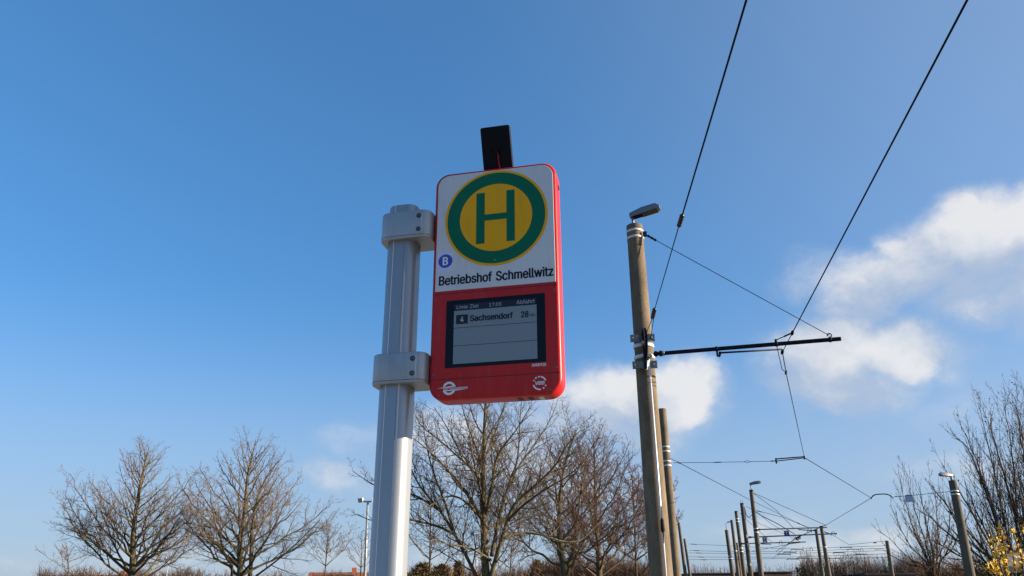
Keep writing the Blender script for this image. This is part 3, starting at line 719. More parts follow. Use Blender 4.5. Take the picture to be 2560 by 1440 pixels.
"d":[424,[195,-8,165,-6,137,3,111,16,89,34,70,57,55,84,43,116,36,151,34,189,36,227,43,261,55,293,70,320,89,342,112,361,137,374,165,382,196,384,218,383,237,379,253,373,267,364,278,355,287,346,295,336,301,327,306,319,311,319,311,509,372,509,372,0,313,0,313,59,307,59,301,50,295,41,287,31,277,21,266,12,252,4,236,-3,217,-7,205,47,226,49,246,55,263,65,278,78,290,95,299,115,306,138,310,162,312,189,310,216,306,241,300,263,290,282,278,299,263,312,246,322,227,328,205,330,182,328,162,322,145,311,130,298,118,281,108,261,102,239,98,215,96,189,98,163,102,139,109,117,118,97,130,80,145,66,162,55,182,49],[7,6,73,73,72,7,8,7,72,72,71,8,9,8,71,71,70,9,70,69,9,10,9,69,69,68,10,11,10,68,68,67,11,12,11,67,64,63,16,64,16,15,77,1,78,42,43,0,78,1,0,0,43,78,61,18,62,17,62,18,1,77,2,76,2,77,62,17,63,16,63,17,2,76,3,4,3,76,76,75,4,5,4,75,75,74,5,6,5,74,73,6,74,12,67,66,13,12,66,66,65,13,14,13,65,65,64,14,64,15,14,60,20,19,44,41,40,40,45,44,59,21,60,20,60,21,24,23,58,45,40,39,39,38,45,46,45,38,38,37,46,58,23,59,23,22,59,21,59,22,31,33,32,31,52,51,52,31,53,31,30,53,28,53,30,50,49,33,33,31,50,31,51,50,53,28,54,55,54,28,56,55,28,27,56,28,28,30,29,46,37,36,36,35,46,47,46,35,35,34,47,48,47,34,34,33,48,33,49,48,56,27,57,27,26,57,58,57,26,26,25,58,24,58,25,41,44,42,43,42,44,60,19,61,18,61,19]],
"2":[453,[64,0,64,47,234,229,252,248,268,266,282,282,294,298,303,312,311,327,316,341,319,356,320,371,319,389,315,405,308,419,298,431,287,441,273,449,258,455,241,458,224,460,205,458,188,454,172,447,159,438,148,427,139,413,132,398,128,381,127,362,66,362,68,391,75,418,86,442,102,464,121,482,143,496,168,507,196,513,225,516,254,513,281,507,306,497,328,482,346,465,361,445,372,423,379,398,381,372,380,354,377,336,371,318,363,299,351,280,336,259,317,235,294,209,267,180,153,60,153,57,389,57,389,0],[1,0,59,29,28,30,31,30,28,28,27,31,32,31,27,33,32,27,27,26,33,34,33,26,26,25,34,25,35,34,38,22,21,21,20,38,37,23,22,22,38,37,18,40,19,39,19,40,57,2,58,19,39,20,38,20,39,1,59,58,58,2,1,35,25,24,36,35,24,24,23,36,23,37,36,17,16,42,41,17,42,50,49,10,11,10,49,49,48,11,5,55,54,6,5,54,54,53,6,7,6,53,53,52,7,8,7,52,52,51,8,9,8,51,51,50,9,50,10,9,11,48,12,48,47,12,47,46,12,13,12,46,46,45,13,14,13,45,45,44,14,15,14,44,44,43,15,16,15,43,42,16,43,59,0,61,61,60,59,2,57,56,3,2,56,4,3,56,56,55,4,55,5,4,17,41,18,40,18,41]],
"8":[453,[226,-7,193,-5,163,1,136,11,111,25,91,42,74,62,62,84,54,109,52,135,53,156,58,176,65,195,75,212,87,228,101,241,117,252,134,260,153,265,153,267,129,276,109,289,93,308,80,330,73,354,70,380,73,405,79,429,90,450,106,469,124,485,146,498,170,508,197,514,226,516,255,514,282,508,306,498,328,485,346,469,361,450,373,429,379,405,382,380,379,354,372,330,359,308,343,289,323,276,300,267,300,265,319,260,335,252,351,241,365,228,377,212,387,195,395,176,399,156,401,135,398,109,391,84,378,62,362,42,341,25,317,11,289,1,259,-5,226,49,248,50,267,54,285,60,300,69,313,79,323,91,331,106,335,121,337,139,335,157,330,173,322,189,312,202,298,213,283,223,265,230,247,234,226,235,206,234,187,230,169,223,154,213,140,202,130,189,122,173,117,157,115,139,117,121,121,106,129,91,139,79,152,69,167,60,185,54,205,50,226,290,244,291,260,294,274,300,287,308,298,318,307,330,314,344,318,359,319,376,318,392,314,407,308,420,299,432,288,442,275,449,260,455,244,459,226,460,208,459,192,455,177,449,164,442,153,432,145,420,138,407,134,392,133,376,134,359,138,344,145,330,154,318,165,308,178,300,193,294,209,291],[6,5,98,98,97,6,7,6,97,97,96,7,8,7,96,9,8,96,96,95,9,10,9,95,95,94,10,11,10,94,94,93,11,12,11,93,13,12,93,93,92,13,14,13,92,24,23,132,132,131,24,25,24,131,131,130,25,26,25,130,32,125,124,103,1,0,0,68,103,86,139,87,1,103,102,138,88,87,87,139,138,123,33,124,32,124,33,1,102,2,102,101,2,3,2,101,100,3,101,89,88,18,88,138,18,19,18,138,138,137,19,136,19,137,31,126,125,125,32,31,3,100,4,100,99,4,5,4,99,98,5,99,14,92,91,15,14,91,16,15,91,91,90,16,17,16,90,90,89,17,89,18,17,19,136,20,136,135,20,21,20,135,135,134,21,22,21,134,134,133,22,23,22,133,132,23,133,26,130,129,27,26,129,28,27,129,129,128,28,29,28,128,128,127,29,30,29,127,127,126,30,126,31,30,34,122,121,121,35,34,119,36,120,67,70,69,84,106,85,105,85,106,35,121,120,120,36,35,71,66,65,72,71,65,70,67,66,66,71,70,82,50,83,84,83,50,106,84,50,50,49,106,107,106,49,49,108,107,118,37,119,36,119,37,63,62,74,75,74,62,62,61,75,76,75,61,61,60,76,60,59,76,77,76,59,59,58,77,78,77,58,58,57,78,79,78,57,57,56,79,56,55,79,80,79,55,55,54,80,45,44,112,113,112,44,44,43,113,114,113,43,43,42,114,72,65,64,73,72,64,64,63,73,63,74,73,80,54,81,54,53,81,53,52,81,82,81,52,52,51,82,50,82,51,108,49,48,109,108,48,48,47,109,110,109,47,47,46,110,111,110,46,46,45,111,45,112,111,114,42,115,42,41,115,41,40,115,116,115,40,40,39,116,117,116,39,39,38,117,118,117,38,37,118,38,67,69,0,68,0,69,85,105,86,105,104,86,139,86,104,122,34,123,33,123,34]],
"C":[510,[267,-7,225,-3,186,7,150,25,119,49,92,79,70,115,53,157,44,203,40,254,44,305,53,352,70,393,92,429,119,459,150,484,186,501,225,512,267,516,293,514,317,511,340,504,362,496,383,485,402,471,419,456,435,438,448,418,459,397,467,373,473,348,408,348,404,365,397,380,389,395,380,407,369,418,357,428,344,437,330,444,315,449,300,453,284,455,267,456,237,453,209,445,184,432,161,414,141,391,125,364,113,332,106,295,103,254,106,213,113,177,125,145,141,117,161,94,184,76,210,63,237,56,267,53,284,54,300,56,315,60,330,65,344,72,357,81,369,90,380,102,389,114,397,128,404,144,408,160,473,160,467,135,459,112,448,91,435,71,420,53,402,38,383,24,363,13,341,5,317,-2,293,-6],[6,5,56,56,55,6,7,6,55,55,54,7,8,7,54,54,53,8,9,8,53,52,9,53,9,52,51,10,9,51,51,50,10,11,10,50,50,49,11,12,11,49,49,48,12,13,12,48,15,47,46,1,59,2,16,45,17,2,59,58,45,16,46,15,46,16,0,61,60,85,63,62,18,42,19,85,62,0,61,0,62,42,18,43,44,43,18,0,60,1,59,1,60,17,45,44,44,18,17,2,58,3,58,57,3,4,3,57,5,4,57,56,5,57,13,48,47,14,13,47,47,15,14,40,20,41,64,84,83,83,65,64,39,21,40,20,40,21,38,37,23,22,38,23,65,83,82,66,65,82,82,81,66,81,67,66,38,22,39,21,39,22,78,77,70,71,70,77,77,76,71,72,71,76,76,75,72,73,72,75,75,74,73,30,29,31,32,31,29,29,28,32,33,32,28,28,27,33,34,33,27,27,26,34,67,81,80,68,67,80,80,79,68,69,68,79,79,78,69,78,70,69,34,26,35,26,25,35,36,35,25,25,24,36,37,36,24,23,37,24,63,85,84,84,64,63,19,42,41,41,20,19]],
"O":[533,[267,-7,225,-3,186,7,150,25,119,49,92,79,70,115,53,157,44,203,40,254,44,305,53,352,70,393,92,429,119,459,150,484,186,501,225,512,267,516,309,512,348,501,384,484,415,459,442,429,464,393,480,352,490,305,493,254,490,203,480,157,464,115,442,79,415,49,384,25,348,7,309,-3,267,53,296,55,324,63,349,76,372,94,392,116,408,144,420,176,428,213,430,254,428,295,420,332,408,365,392,392,372,415,349,433,324,446,296,453,267,456,237,453,210,445,184,433,161,415,142,392,125,364,113,332,106,295,103,254,106,213,113,176,125,144,142,117,161,94,184,76,210,63,237,55],[7,6,66,66,65,7,8,7,65,65,64,8,9,8,64,64,63,9,63,62,9,10,9,62,62,61,10,11,10,61,61,60,11,12,11,60,2,69,3,69,68,3,58,57,15,0,36,71,0,71,1,70,1,71,55,17,56,16,56,17,1,70,2,69,2,70,56,16,57,15,57,16,3,68,4,5,4,68,68,67,5,6,5,67,66,6,67,12,60,59,13,12,59,59,58,13,14,13,58,58,15,14,18,54,53,34,38,35,35,38,37,52,19,53,18,53,19,40,39,33,50,21,51,20,51,21,33,39,34,38,34,39,51,20,52,19,52,20,30,29,42,43,42,29,29,28,43,44,43,28,28,27,44,45,44,27,46,45,27,27,26,46,47,46,26,26,25,47,48,47,25,25,24,48,40,33,32,32,31,40,41,40,31,31,30,41,30,42,41,48,24,49,24,23,49,50,49,23,23,22,50,21,50,22,35,37,0,36,0,37,54,18,55,17,55,18]],
"T":[449,[32,452,32,509,417,509,417,452,257,452,257,0,193,0,193,452],[1,0,7,3,2,4,7,6,5,5,4,7,4,2,7,1,7,2]],
"U":[517,[259,-8,220,-6,186,2,154,15,126,33,103,55,85,80,71,108,63,140,60,173,60,509,124,509,124,178,126,155,132,133,141,113,153,95,169,80,187,68,208,59,232,53,259,52,285,53,309,59,331,68,349,80,364,95,377,113,385,133,391,155,393,178,393,509,457,509,457,173,454,140,446,108,433,80,414,55,391,33,363,15,332,2,297,-6],[9,8,13,13,12,9,10,9,12,12,11,10,18,2,19,20,1,0,19,2,1,1,20,19,2,18,3,17,3,18,3,17,4,17,16,4,5,4,16,16,15,5,6,5,15,7,6,15,15,14,7,8,7,14,13,8,14,41,23,22,23,41,40,24,23,40,40,39,24,39,25,24,35,34,28,29,28,34,34,33,29,30,29,33,33,32,30,31,30,32,25,39,38,26,25,38,38,37,26,27,26,37,37,36,27,36,35,27,35,28,27,41,22,0,22,21,0,20,0,21]],
"V":[480,[204,0,16,509,84,509,192,206,199,187,207,164,215,137,225,106,236,71,248,31,235,31,247,71,257,107,267,138,276,165,283,187,290,206,395,509,463,509,278,0,241,53],[4,3,0,0,3,1,2,1,3,10,8,0,8,7,0,7,6,0,6,5,0,4,0,5,17,16,18,18,16,19,15,19,16,11,9,19,12,11,19,13,12,19,14,13,19,19,15,14,10,0,19,19,9,10,10,9,20,9,11,20,8,10,20]],
"E":[419,[60,0,60,509,372,509,372,452,125,452,125,286,355,286,355,229,125,229,125,57,375,57,375,0],[0,9,8,1,0,8,8,5,1,5,4,1,9,0,11,11,10,9,5,8,7,7,6,5,3,2,4,1,4,2]],
"R":[449,[60,0,60,509,236,509,273,506,305,500,333,489,356,473,376,455,390,433,401,408,407,381,409,352,407,323,401,296,390,271,376,250,356,232,333,217,305,206,273,200,236,198,96,198,96,255,234,255,258,256,280,260,298,267,313,276,325,287,334,300,340,316,344,333,345,352,344,371,340,389,334,405,325,419,313,430,298,440,279,446,258,451,233,452,125,452,125,0,353,0,230,229,303,229,428,0,125,255,125,198,247,198,313,210],[21,0,43,0,21,22,1,0,22,22,42,1,40,2,41,21,43,49,22,21,49,42,22,48,41,2,42,1,42,2,26,46,27,18,46,19,25,24,46,46,26,25,39,38,4,3,39,4,50,19,45,19,46,45,23,45,24,39,3,40,2,40,3,16,15,28,29,28,15,15,14,29,30,29,14,14,13,30,13,12,30,31,30,12,12,11,31,32,31,11,33,32,11,11,10,33,34,33,10,10,9,34,9,8,34,35,34,8,8,7,35,36,35,7,7,6,36,19,50,44,18,19,44,18,44,51,46,18,51,27,46,17,17,16,27,16,28,27,36,6,37,6,5,37,38,37,5,4,38,5,20,45,49,45,23,48,48,49,45,48,22,49,45,20,50,46,24,45,17,46,51,44,47,51]],
"K":[467,[104,145,104,216,116,231,128,246,139,261,151,275,162,289,174,303,187,317,199,331,212,344,364,509,448,509,231,276,228,276,60,0,60,509,125,509,125,334,124,225,125,193,125,0,372,0,188,259,228,309,449,0,124,242,125,167,198,245,243,288],[2,1,19,15,0,1,16,15,1,0,15,21,1,0,20,19,1,20,2,19,26,2,26,18,1,2,18,16,1,18,18,17,16,7,6,23,24,14,13,22,25,13,13,25,29,24,13,29,12,11,24,14,24,23,9,8,24,10,9,24,24,11,10,19,20,23,3,19,23,4,3,23,5,4,23,23,6,5,0,21,27,20,0,27,19,3,26,14,23,28,13,14,28,22,13,28,20,27,28,23,20,28,8,7,24,7,23,24,12,24,29]],
"H":[517,[60,0,60,509,125,509,125,289,392,289,392,509,457,509,457,0,392,0,392,232,125,232,125,0],[0,11,10,1,0,10,10,3,1,3,2,1,9,8,7,7,6,9,4,9,6,6,5,4,3,10,9,9,4,3]],
"4":[453,[40,105,40,158,247,509,311,509,109,166,109,163,413,163,413,105,282,0,282,121,282,146,282,318,343,318,343,0,282,105,282,163,343,163,343,105],[1,0,5,1,5,4,4,2,1,5,0,9,5,9,10,16,15,10,2,4,3,15,16,11,8,13,14,9,0,14,5,10,15,12,11,16,7,6,16,17,7,16,14,17,9,17,16,10,10,9,17,17,14,13]],
"L":[393,[60,0,60,509,125,509,125,57,361,57,361,0],[1,0,3,3,0,5,5,4,3,1,3,2]],
"Z":[438,[42,0,42,46,273,385,284,400,295,415,306,431,318,446,329,461,341,476,348,454,327,453,306,453,285,452,265,452,244,452,223,452,40,452,40,509,397,509,397,462,169,129,157,113,146,97,134,81,97,33,90,54,111,55,131,56,152,57,173,57,193,57,214,57,399,57,399,0,323,453,114,55],[25,24,26,1,0,24,24,25,1,24,0,31,31,30,24,30,29,24,29,28,24,27,24,28,26,24,35,25,26,23,23,22,25,1,25,22,22,21,1,21,20,1,1,20,2,17,16,15,10,6,9,7,10,9,8,7,9,9,19,8,19,18,8,19,2,20,3,2,19,4,3,19,19,9,4,5,4,9,9,6,5,10,7,34,7,8,11,12,11,8,13,12,8,14,13,8,31,0,33,33,32,31,14,8,15,8,18,15,17,15,18,7,11,34,6,10,34,24,27,35,23,26,35]],
"1":[453,[76,0,76,55,391,55,391,0,276,509,276,0,212,0,212,448,209,448,86,358,86,427,198,509,276,55,212,55],[11,10,8,8,10,9,3,2,5,13,12,7,1,0,6,11,8,7,7,4,11,12,13,6,4,7,12,5,2,12,6,5,12,1,6,13]],
"7":[453,[97,0,323,448,323,452,62,452,62,509,391,509,391,449,165,0],[0,7,1,2,1,6,6,5,2,6,1,7,4,3,2,2,5,4]],
":":[188,[95,-4,83,-3,73,1,63,9,55,18,51,29,50,41,51,53,55,64,63,73,73,81,83,85,95,87,107,85,118,81,128,73,135,64,140,53,141,41,140,29,135,18,128,9,118,1,107,-3,95,271,83,272,73,277,63,284,55,294,51,304,50,316,51,328,55,339,63,349,73,356,83,360,95,362,107,360,118,356,128,349,135,339,140,328,141,316,140,304,135,294,128,284,118,277,107,272],[6,5,4,4,3,6,3,9,6,7,6,9,9,8,7,30,29,28,1,0,2,12,11,10,2,0,3,9,3,0,0,12,9,12,10,9,30,28,27,27,33,30,31,30,33,32,31,33,22,21,23,15,14,13,19,18,20,43,42,44,45,44,42,42,41,39,40,39,41,20,18,21,18,17,15,17,16,15,47,46,45,24,47,45,45,42,24,36,24,42,42,39,36,37,36,39,38,37,39,23,21,0,21,18,0,12,0,18,18,15,12,15,13,12,26,25,24,27,26,24,33,27,24,24,36,33,34,33,36,35,34,36]],
"0":[453,[227,-7,191,-3,158,7,130,24,105,48,85,77,69,113,57,155,50,202,48,254,50,306,57,353,69,395,85,431,106,461,130,484,159,502,191,512,227,516,262,512,295,502,323,484,348,461,368,431,384,395,396,353,403,306,405,254,403,202,396,155,384,113,368,77,348,48,323,24,295,7,263,-3,227,50,250,52,271,60,290,74,306,92,320,116,330,144,338,176,342,213,344,254,342,295,338,332,330,365,320,393,306,416,290,435,271,449,250,457,227,460,203,457,182,449,163,435,147,416,134,393,123,365,115,332,111,295,109,254,111,213,115,176,123,144,134,116,147,92,163,74,182,60,203,52],[7,6,66,66,65,7,8,7,65,65,64,8,9,8,64,64,63,9,63,62,9,10,9,62,62,61,10,11,10,61,61,60,11,12,11,60,0,36,71,0,71,1,1,71,2,71,70,2,3,2,70,69,3,70,57,56,15,16,15,56,56,55,16,55,17,16,3,69,4,69,68,4,5,4,68,68,67,5,6,5,67,66,6,67,12,60,59,13,12,59,59,58,13,14,13,58,58,57,14,57,15,14,18,54,53,18,53,19,37,35,34,38,37,34,34,33,38,39,38,33,51,21,52,21,20,52,53,52,20,19,53,20,30,29,42,43,42,29,29,28,43,44,43,28,28,27,44,45,44,27,46,45,27,27,26,46,47,46,26,26,25,47,48,47,25,25,24,48,39,33,32,40,39,32,32,31,40,41,40,31,31,30,41,30,42,41,48,24,49,24,23,49,50,49,23,23,22,50,51,50,22,21,51,22,35,37,0,36,0,37,54,18,55,17,55,18]],
"5":[453,[221,-7,192,-5,165,1,140,11,118,25,99,41,83,60,71,82,63,105,60,130,122,130,125,115,130,102,138,89,148,78,160,68,173,60,188,54,204,51,221,50,241,51,259,56,276,64,291,75,304,89,314,104,322,122,326,141,328,162,326,183,321,203,314,221,303,237,290,251,275,262,257,270,238,275,218,277,201,276,184,273,167,268,152,262,139,255,128,246,67,253,96,509,366,509,366,452,151,452,134,301,136,301,148,311,162,318,178,325,194,330,212,333,229,334,252,332,274,328,294,321,313,311,330,299,345,285,358,269,370,251,379,231,386,210,390,187,391,163,388,132,381,102,369,76,352,52,332,32,309,15,282,3,253,-4],[9,8,10,49,43,42,5,4,14,14,13,5,6,5,13,13,12,6,7,6,12,12,11,7,8,7,11,10,8,11,43,49,44,45,44,49,40,39,52,39,53,52,17,1,18,55,37,56,18,1,0,0,19,18,37,55,38,54,38,55,1,17,2,16,2,17,53,39,38,38,54,53,2,16,3,16,15,3,4,3,15,14,4,15,49,42,41,50,49,41,41,40,50,51,50,40,40,52,51,45,49,48,20,76,21,57,36,35,35,58,57,21,76,75,22,21,75,75,74,22,74,23,22,33,60,34,60,59,34,35,34,59,58,35,59,71,70,26,27,26,70,70,69,27,28,27,69,69,68,28,68,67,28,29,28,67,67,66,29,30,29,66,66,65,30,23,74,73,24,23,73,73,72,24,25,24,72,72,71,25,71,26,25,30,65,31,65,64,31,64,63,31,32,31,63,63,62,32,33,32,62,62,61,33,60,33,61,76,20,0,19,0,20,56,37,36,36,57,56,47,46,48,45,48,46]],
"A":[480,[16,0,201,509,276,509,463,0,395,0,287,302,280,323,272,346,264,372,255,402,244,438,232,478,245,478,233,437,222,402,213,371,204,345,197,322,191,302,85,0,110,142,110,199,370,199,370,142,239,456,154,199,324,199,344,142,135,142],[0,19,20,21,18,17,0,20,21,1,16,15,1,15,14,14,13,1,13,11,1,16,1,17,21,17,1,0,21,1,8,7,2,8,2,9,10,9,2,12,10,2,4,3,23,3,22,23,6,5,22,2,7,6,6,22,2,22,3,2,28,25,20,11,13,24,11,24,12,1,11,12,12,2,1,26,27,23,10,12,24,25,28,26,18,21,25,21,20,25,22,5,26,23,22,26,4,23,27,27,26,28,20,19,28]],
"X":[474,[18,0,217,284,217,236,29,509,104,509,178,400,188,386,196,373,204,361,211,350,217,340,223,329,230,318,236,305,243,292,232,292,252,329,258,339,265,350,272,361,298,400,374,509,446,509,259,239,259,287,456,0,382,0,292,129,268,165,262,175,256,185,250,195,244,206,237,218,230,231,244,231,238,219,231,207,225,196,219,186,213,176,206,166,182,129,91,0,200,261,238,303,275,263,237,218],[5,4,3,0,43,42,2,40,39,2,39,38,38,37,2,37,34,2,1,2,34,15,12,1,12,11,1,10,1,11,40,2,41,42,41,2,2,1,44,5,3,1,6,5,1,7,6,1,8,7,1,9,8,1,1,10,9,33,47,36,30,23,31,31,23,32,23,35,32,36,32,35,19,18,24,26,25,27,21,20,22,19,24,20,23,30,29,29,28,23,28,27,23,23,27,46,23,46,24,14,23,24,45,14,24,17,16,24,24,18,17,47,33,37,34,37,33,33,36,34,36,35,34,35,23,34,1,34,23,23,14,1,15,1,14,14,45,15,12,15,13,1,3,44,0,42,44,42,2,44,13,15,45,24,16,45,22,20,46,20,24,46,27,25,46,32,36,47]],
"N":[523,[60,0,60,509,136,509,343,183,349,174,355,163,363,151,371,137,379,122,388,107,396,90,405,73,414,55,405,54,403,72,402,90,401,108,400,126,399,142,399,157,399,195,399,509,463,509,463,0,387,0,202,290,177,331,168,346,159,363,148,381,108,452,119,454,122,384,124,328,125,291,125,0,403,78,120,430],[35,34,0,1,0,34,34,33,1,33,32,1,30,1,32,30,31,2,1,30,2,31,30,37,2,31,29,24,9,8,9,24,10,11,13,12,13,11,14,11,12,15,16,15,12,12,23,16,17,16,23,23,12,24,12,13,24,10,24,13,13,14,10,14,11,36,17,23,18,19,18,23,20,19,23,23,22,20,21,20,22,8,7,24,29,28,2,25,3,26,3,2,26,27,26,2,28,27,2,11,15,36,10,14,36,3,25,24,4,3,24,5,4,24,6,5,24,7,6,24,30,32,37,29,31,37]],
"I":[300,[31,0,31,57,118,57,118,452,31,452,31,509,269,509,269,452,183,452,183,57,269,57,269,0],[1,0,2,3,5,4,9,11,10,7,6,8,2,0,11,11,9,2,3,2,9,9,8,3,8,6,3,5,3,6]],
"/":[249,[235,533,71,-76,14,-76,178,533],[0,3,1,2,1,3]],
"\\":[249,[178,-76,14,533,71,533,235,-76],[2,1,0,0,3,2]]}}


def lettering(body, u0, u1, vbase, cap, n, mat, name, parent, style='r', slant=0.0, lower=False):
    """flat print laid out glyph by glyph and fitted to the width u0..u1; cap is the height of a capital"""
    G = GLYPHS['r']
    x, tris, vs = 0, [], []
    for ch in body:
        if ch == ' ':
            x += 270
            continue
        adv, vv, ff = G[ch]
        b0 = len(vs)
        vs += [(x + vv[i], vv[i + 1]) for i in range(0, len(vv), 2)]
        tris += [(b0 + ff[i], b0 + ff[i + 1], b0 + ff[i + 2]) for i in range(0, len(ff), 3)]
        x += adv
    x0, x1 = min(p[0] for p in vs), max(p[0] for p in vs)
    kx, ky = (u1 - u0) / (x1 - x0 + (62 if style == 'b' else 0)), cap / (535.0 if style == 'b' else 509.0)
    mb = MB()
    shifts = [(0, 0)] if style == 'r' else [(0, 0), (62, 0), (31, 14), (31, -14), (15, 8), (47, 8), (15, -8), (47, -8)]
    for i, (sx, sy) in enumerate(shifts):              # bold: the strokes printed again slightly to the side
        b0 = len(mb.v)
        for px_, py_ in vs:
            mb.v.append(sp(u0 + (px_ - x0 + sx) * kx + slant * py_ * ky, vbase - (py_ + sy) * ky, n + i * .00004))
        mb.f += [tuple(b0 + q for q in t) for t in tris]
    return mb.build(name, mat, parent)


lettering('Betriebshof Schmellwitz', .0245, .4265, .4395, .0350, .0022, 'ink', 'stop_name', plate, style='b')
lettering('B', .0365, .0562, .3645, .031, .0030, 'print_white', 'sticker_letter', plate, style='b')
lettering('H', .2215, .2275, .365, .004, .0031, 'plate', 'approval_mark', plate)

# electronic paper display
mb = MB()
slab(mb, rr_fn(.0540, .3945, .4985, .7350, .003, 2), -.001, .0014, bev=.0005, steps=1, back_bev=False)
disp = mb.build('display', 'bezel', stop)
thin(rrect(.284, .2085, .0005, 1, .2240, .6190), .001, .0021).build('screen', 'paper', disp)
thin(rrect(.2844, .0235, .0005, 1, .2240, .5255), .001, .0025).build('header_bar', 'header', disp)
for vv in (.5985, .6610):
    thin(rrect(.284, .0013, .0002, 1, .2240, vv), .001, .0025).build('row_line', 'ink', disp)
thin(rrect(.0410, .0325, .0005, 1, .1105, .5690), .001, .0026).build('line_box', 'header', disp)
lettering('Linie', .0915, .1300, .5312, .0125, .0030, 'header_text', 'header_text', disp)
lettering('Ziel', .1375, .1680, .5312, .0125, .0030, 'header_text', 'header_text', disp)
lettering('17:05', .2045, .2465, .5318, .0120, .0030, 'header_text', 'header_text', disp)
lettering('Abfahrt', .2985, .3600, .5318, .0135, .0030, 'header_text', 'header_text', disp)
lettering('4', .1050, .1165, .5785, .0195, .0031, 'header_text', 'line_number', disp, style='b')
lettering('Sachsendorf', .1380, .2860, .5785, .0215, .0030, 'ink', 'destination', disp, style='b')
lettering('28', .3135, .3390, .5790, .0215, .0030, 'ink', 'minutes', disp, style='b')
lettering('min', .3435, .3605, .5785, .0115, .0030, 'header', 'minutes_unit', disp)
lettering('/\\XENTI/\\', .3460, .3945, .7485, .0092, .0012, 'print_white', 'maker_name', housing, style='b')


def arc_band(mb, cx, cy, r0, r1, a0, a1, n0, n1, steps=16):
    ang = [radians(a0 + (a1 - a0) * i / steps) for i in range(steps + 1)]
    o = [(cx + r1 * cos(a), cy + r1 * sin(a)) for a in ang] + [(cx + r0 * cos(a), cy + r0 * sin(a)) for a in reversed(ang)]
    k = len(ang)
    b = len(mb.v)
    for nn in (n0, n1):
        mb.v.extend(sp(u, v, nn) for u, v in o)
    m2 = len(o)
    for i in range(k - 1):
        mb.f.append((b + m2 + i, b + m2 + i + 1, b + m2 + m2 - 2 - i, b + m2 + m2 - 1 - i))
        mb.f.append((b + i, b + i + 1, b + m2 + i + 1, b + m2 + i))
        mb.f.append((b + m2 - 1 - i, b + m2 - 2 - i, b + 2 * m2 - 2 - i, b + 2 * m2 - 1 - i))
    return mb


mb = MB()                                              # operator emblem: ring, bar and swoosh
ex, ey = .0705, .8035
arc_band(mb, ex, ey, .0150, .0222, 22, 158, 0, .0014)
arc_band(mb, ex, ey, .0150, .0222, 202, 338, 0, .0014)
mb.loft([[sp(u, v, n) for u, v in ((.0310, .8015), (ex + .0225, .7945), (ex + .0225, .7985), (ex - .019, .8020))] for n in (0, .0012)])
mb.loft([[sp(u, v, n) for u, v in ((ex - .019, .8090), (.1320, .8085), (ex + .0225, .8120), (ex - .019, .8125))] for n in (0, .0012)])
mb.build('operator_emblem', 'print_white', housing)
lettering('COTTBUSVERKEHR', .0505, .1330, .8078, .0066, .0016, 'print_white', 'operator_name', housing, style='b', slant=.25)
mb = MB()                                              # network emblem: broken ring
vx, vy = .3715, .8040
for (a0, a1) in ((-80, -20), (80, 165), (200, 212), (226, 244), (256, 272), (20, 32), (46, 62)):
    arc_band(mb, vx, vy, .0185, .0230, a0, a1, 0, .0014, 8)
mb.build('network_emblem', 'print_white', housing)
lettering('VBB', vx - .0165, vx + .0150, vy + .0058, .0120, .0014, 'print_white', 'network_name', housing, style='b', slant=.2)

# small solar panel on top, leaning forward over the housing
tl = radians(21.8)
PU = (UP * cos(tl) + SN * sin(tl))                     # up the panel
PN = (SN * cos(tl) - UP * sin(tl))
pc0 = sp(.229, -.001, -.034)


def pn(u, w, n):
    return pc0 + SA * u + PU * w + PN * n


mb = MB()
outl = rrect(.110, .178, .008, 4, 0, .078)
outi = rrect(.106, .174, .006, 4, 0, .078)
mb.loft([[pn(u, w, -.010) for u, w in outi], [pn(u, w, -.008) for u, w in outl], [pn(u, w, .004) for u, w in outl], [pn(u, w, .006) for u, w in outi]])
solar = mb.build('solar_panel', 'black_plastic', stop, auto=40)
mb = MB()
mb.box(pn(-.004, .092, .010), SA, PU, PN, .017, .010, .004)
mb.box(pn(-.002, .072, .009), SA, PU, PN, .010, .012, .003)
mb.build('junction_box', 'black_plastic', solar)
mb = MB()
mb.tube([pn(.004, .072, .010), pn(.005, .045, .012), pn(.006, .02, .010), pn(.008, .004, .008)], .0018, 8)
mb.build('cable', 'red', solar)
mb = MB()
mb.box(pc0 - UP * .012 - PN * .004, SA, PU, PN, .022, .018, .004)
mb.build('mount', 'black_plastic', solar)
#@@BODY2

# ------------------------------------------------------------------ masts, lamps and overhead line
def shaft(parent, foot, top, r_top, r_foot, mat, rings=14):
    mb = MB()
    pts, rad = [], []
    n = rings
    for i in range(n + 1):
        t = i / n
        pts.append(foot.lerp(top, t))
        rad.append(r_foot + (r_top - r_foot) * t)
    ax = (top - foot).normalized()
    pts.append(top + ax * .012)
    rad.append(r_top - .012)
    mb.tube(pts, rad, 28)
    return mb.build('shaft', mat, parent, auto=40)


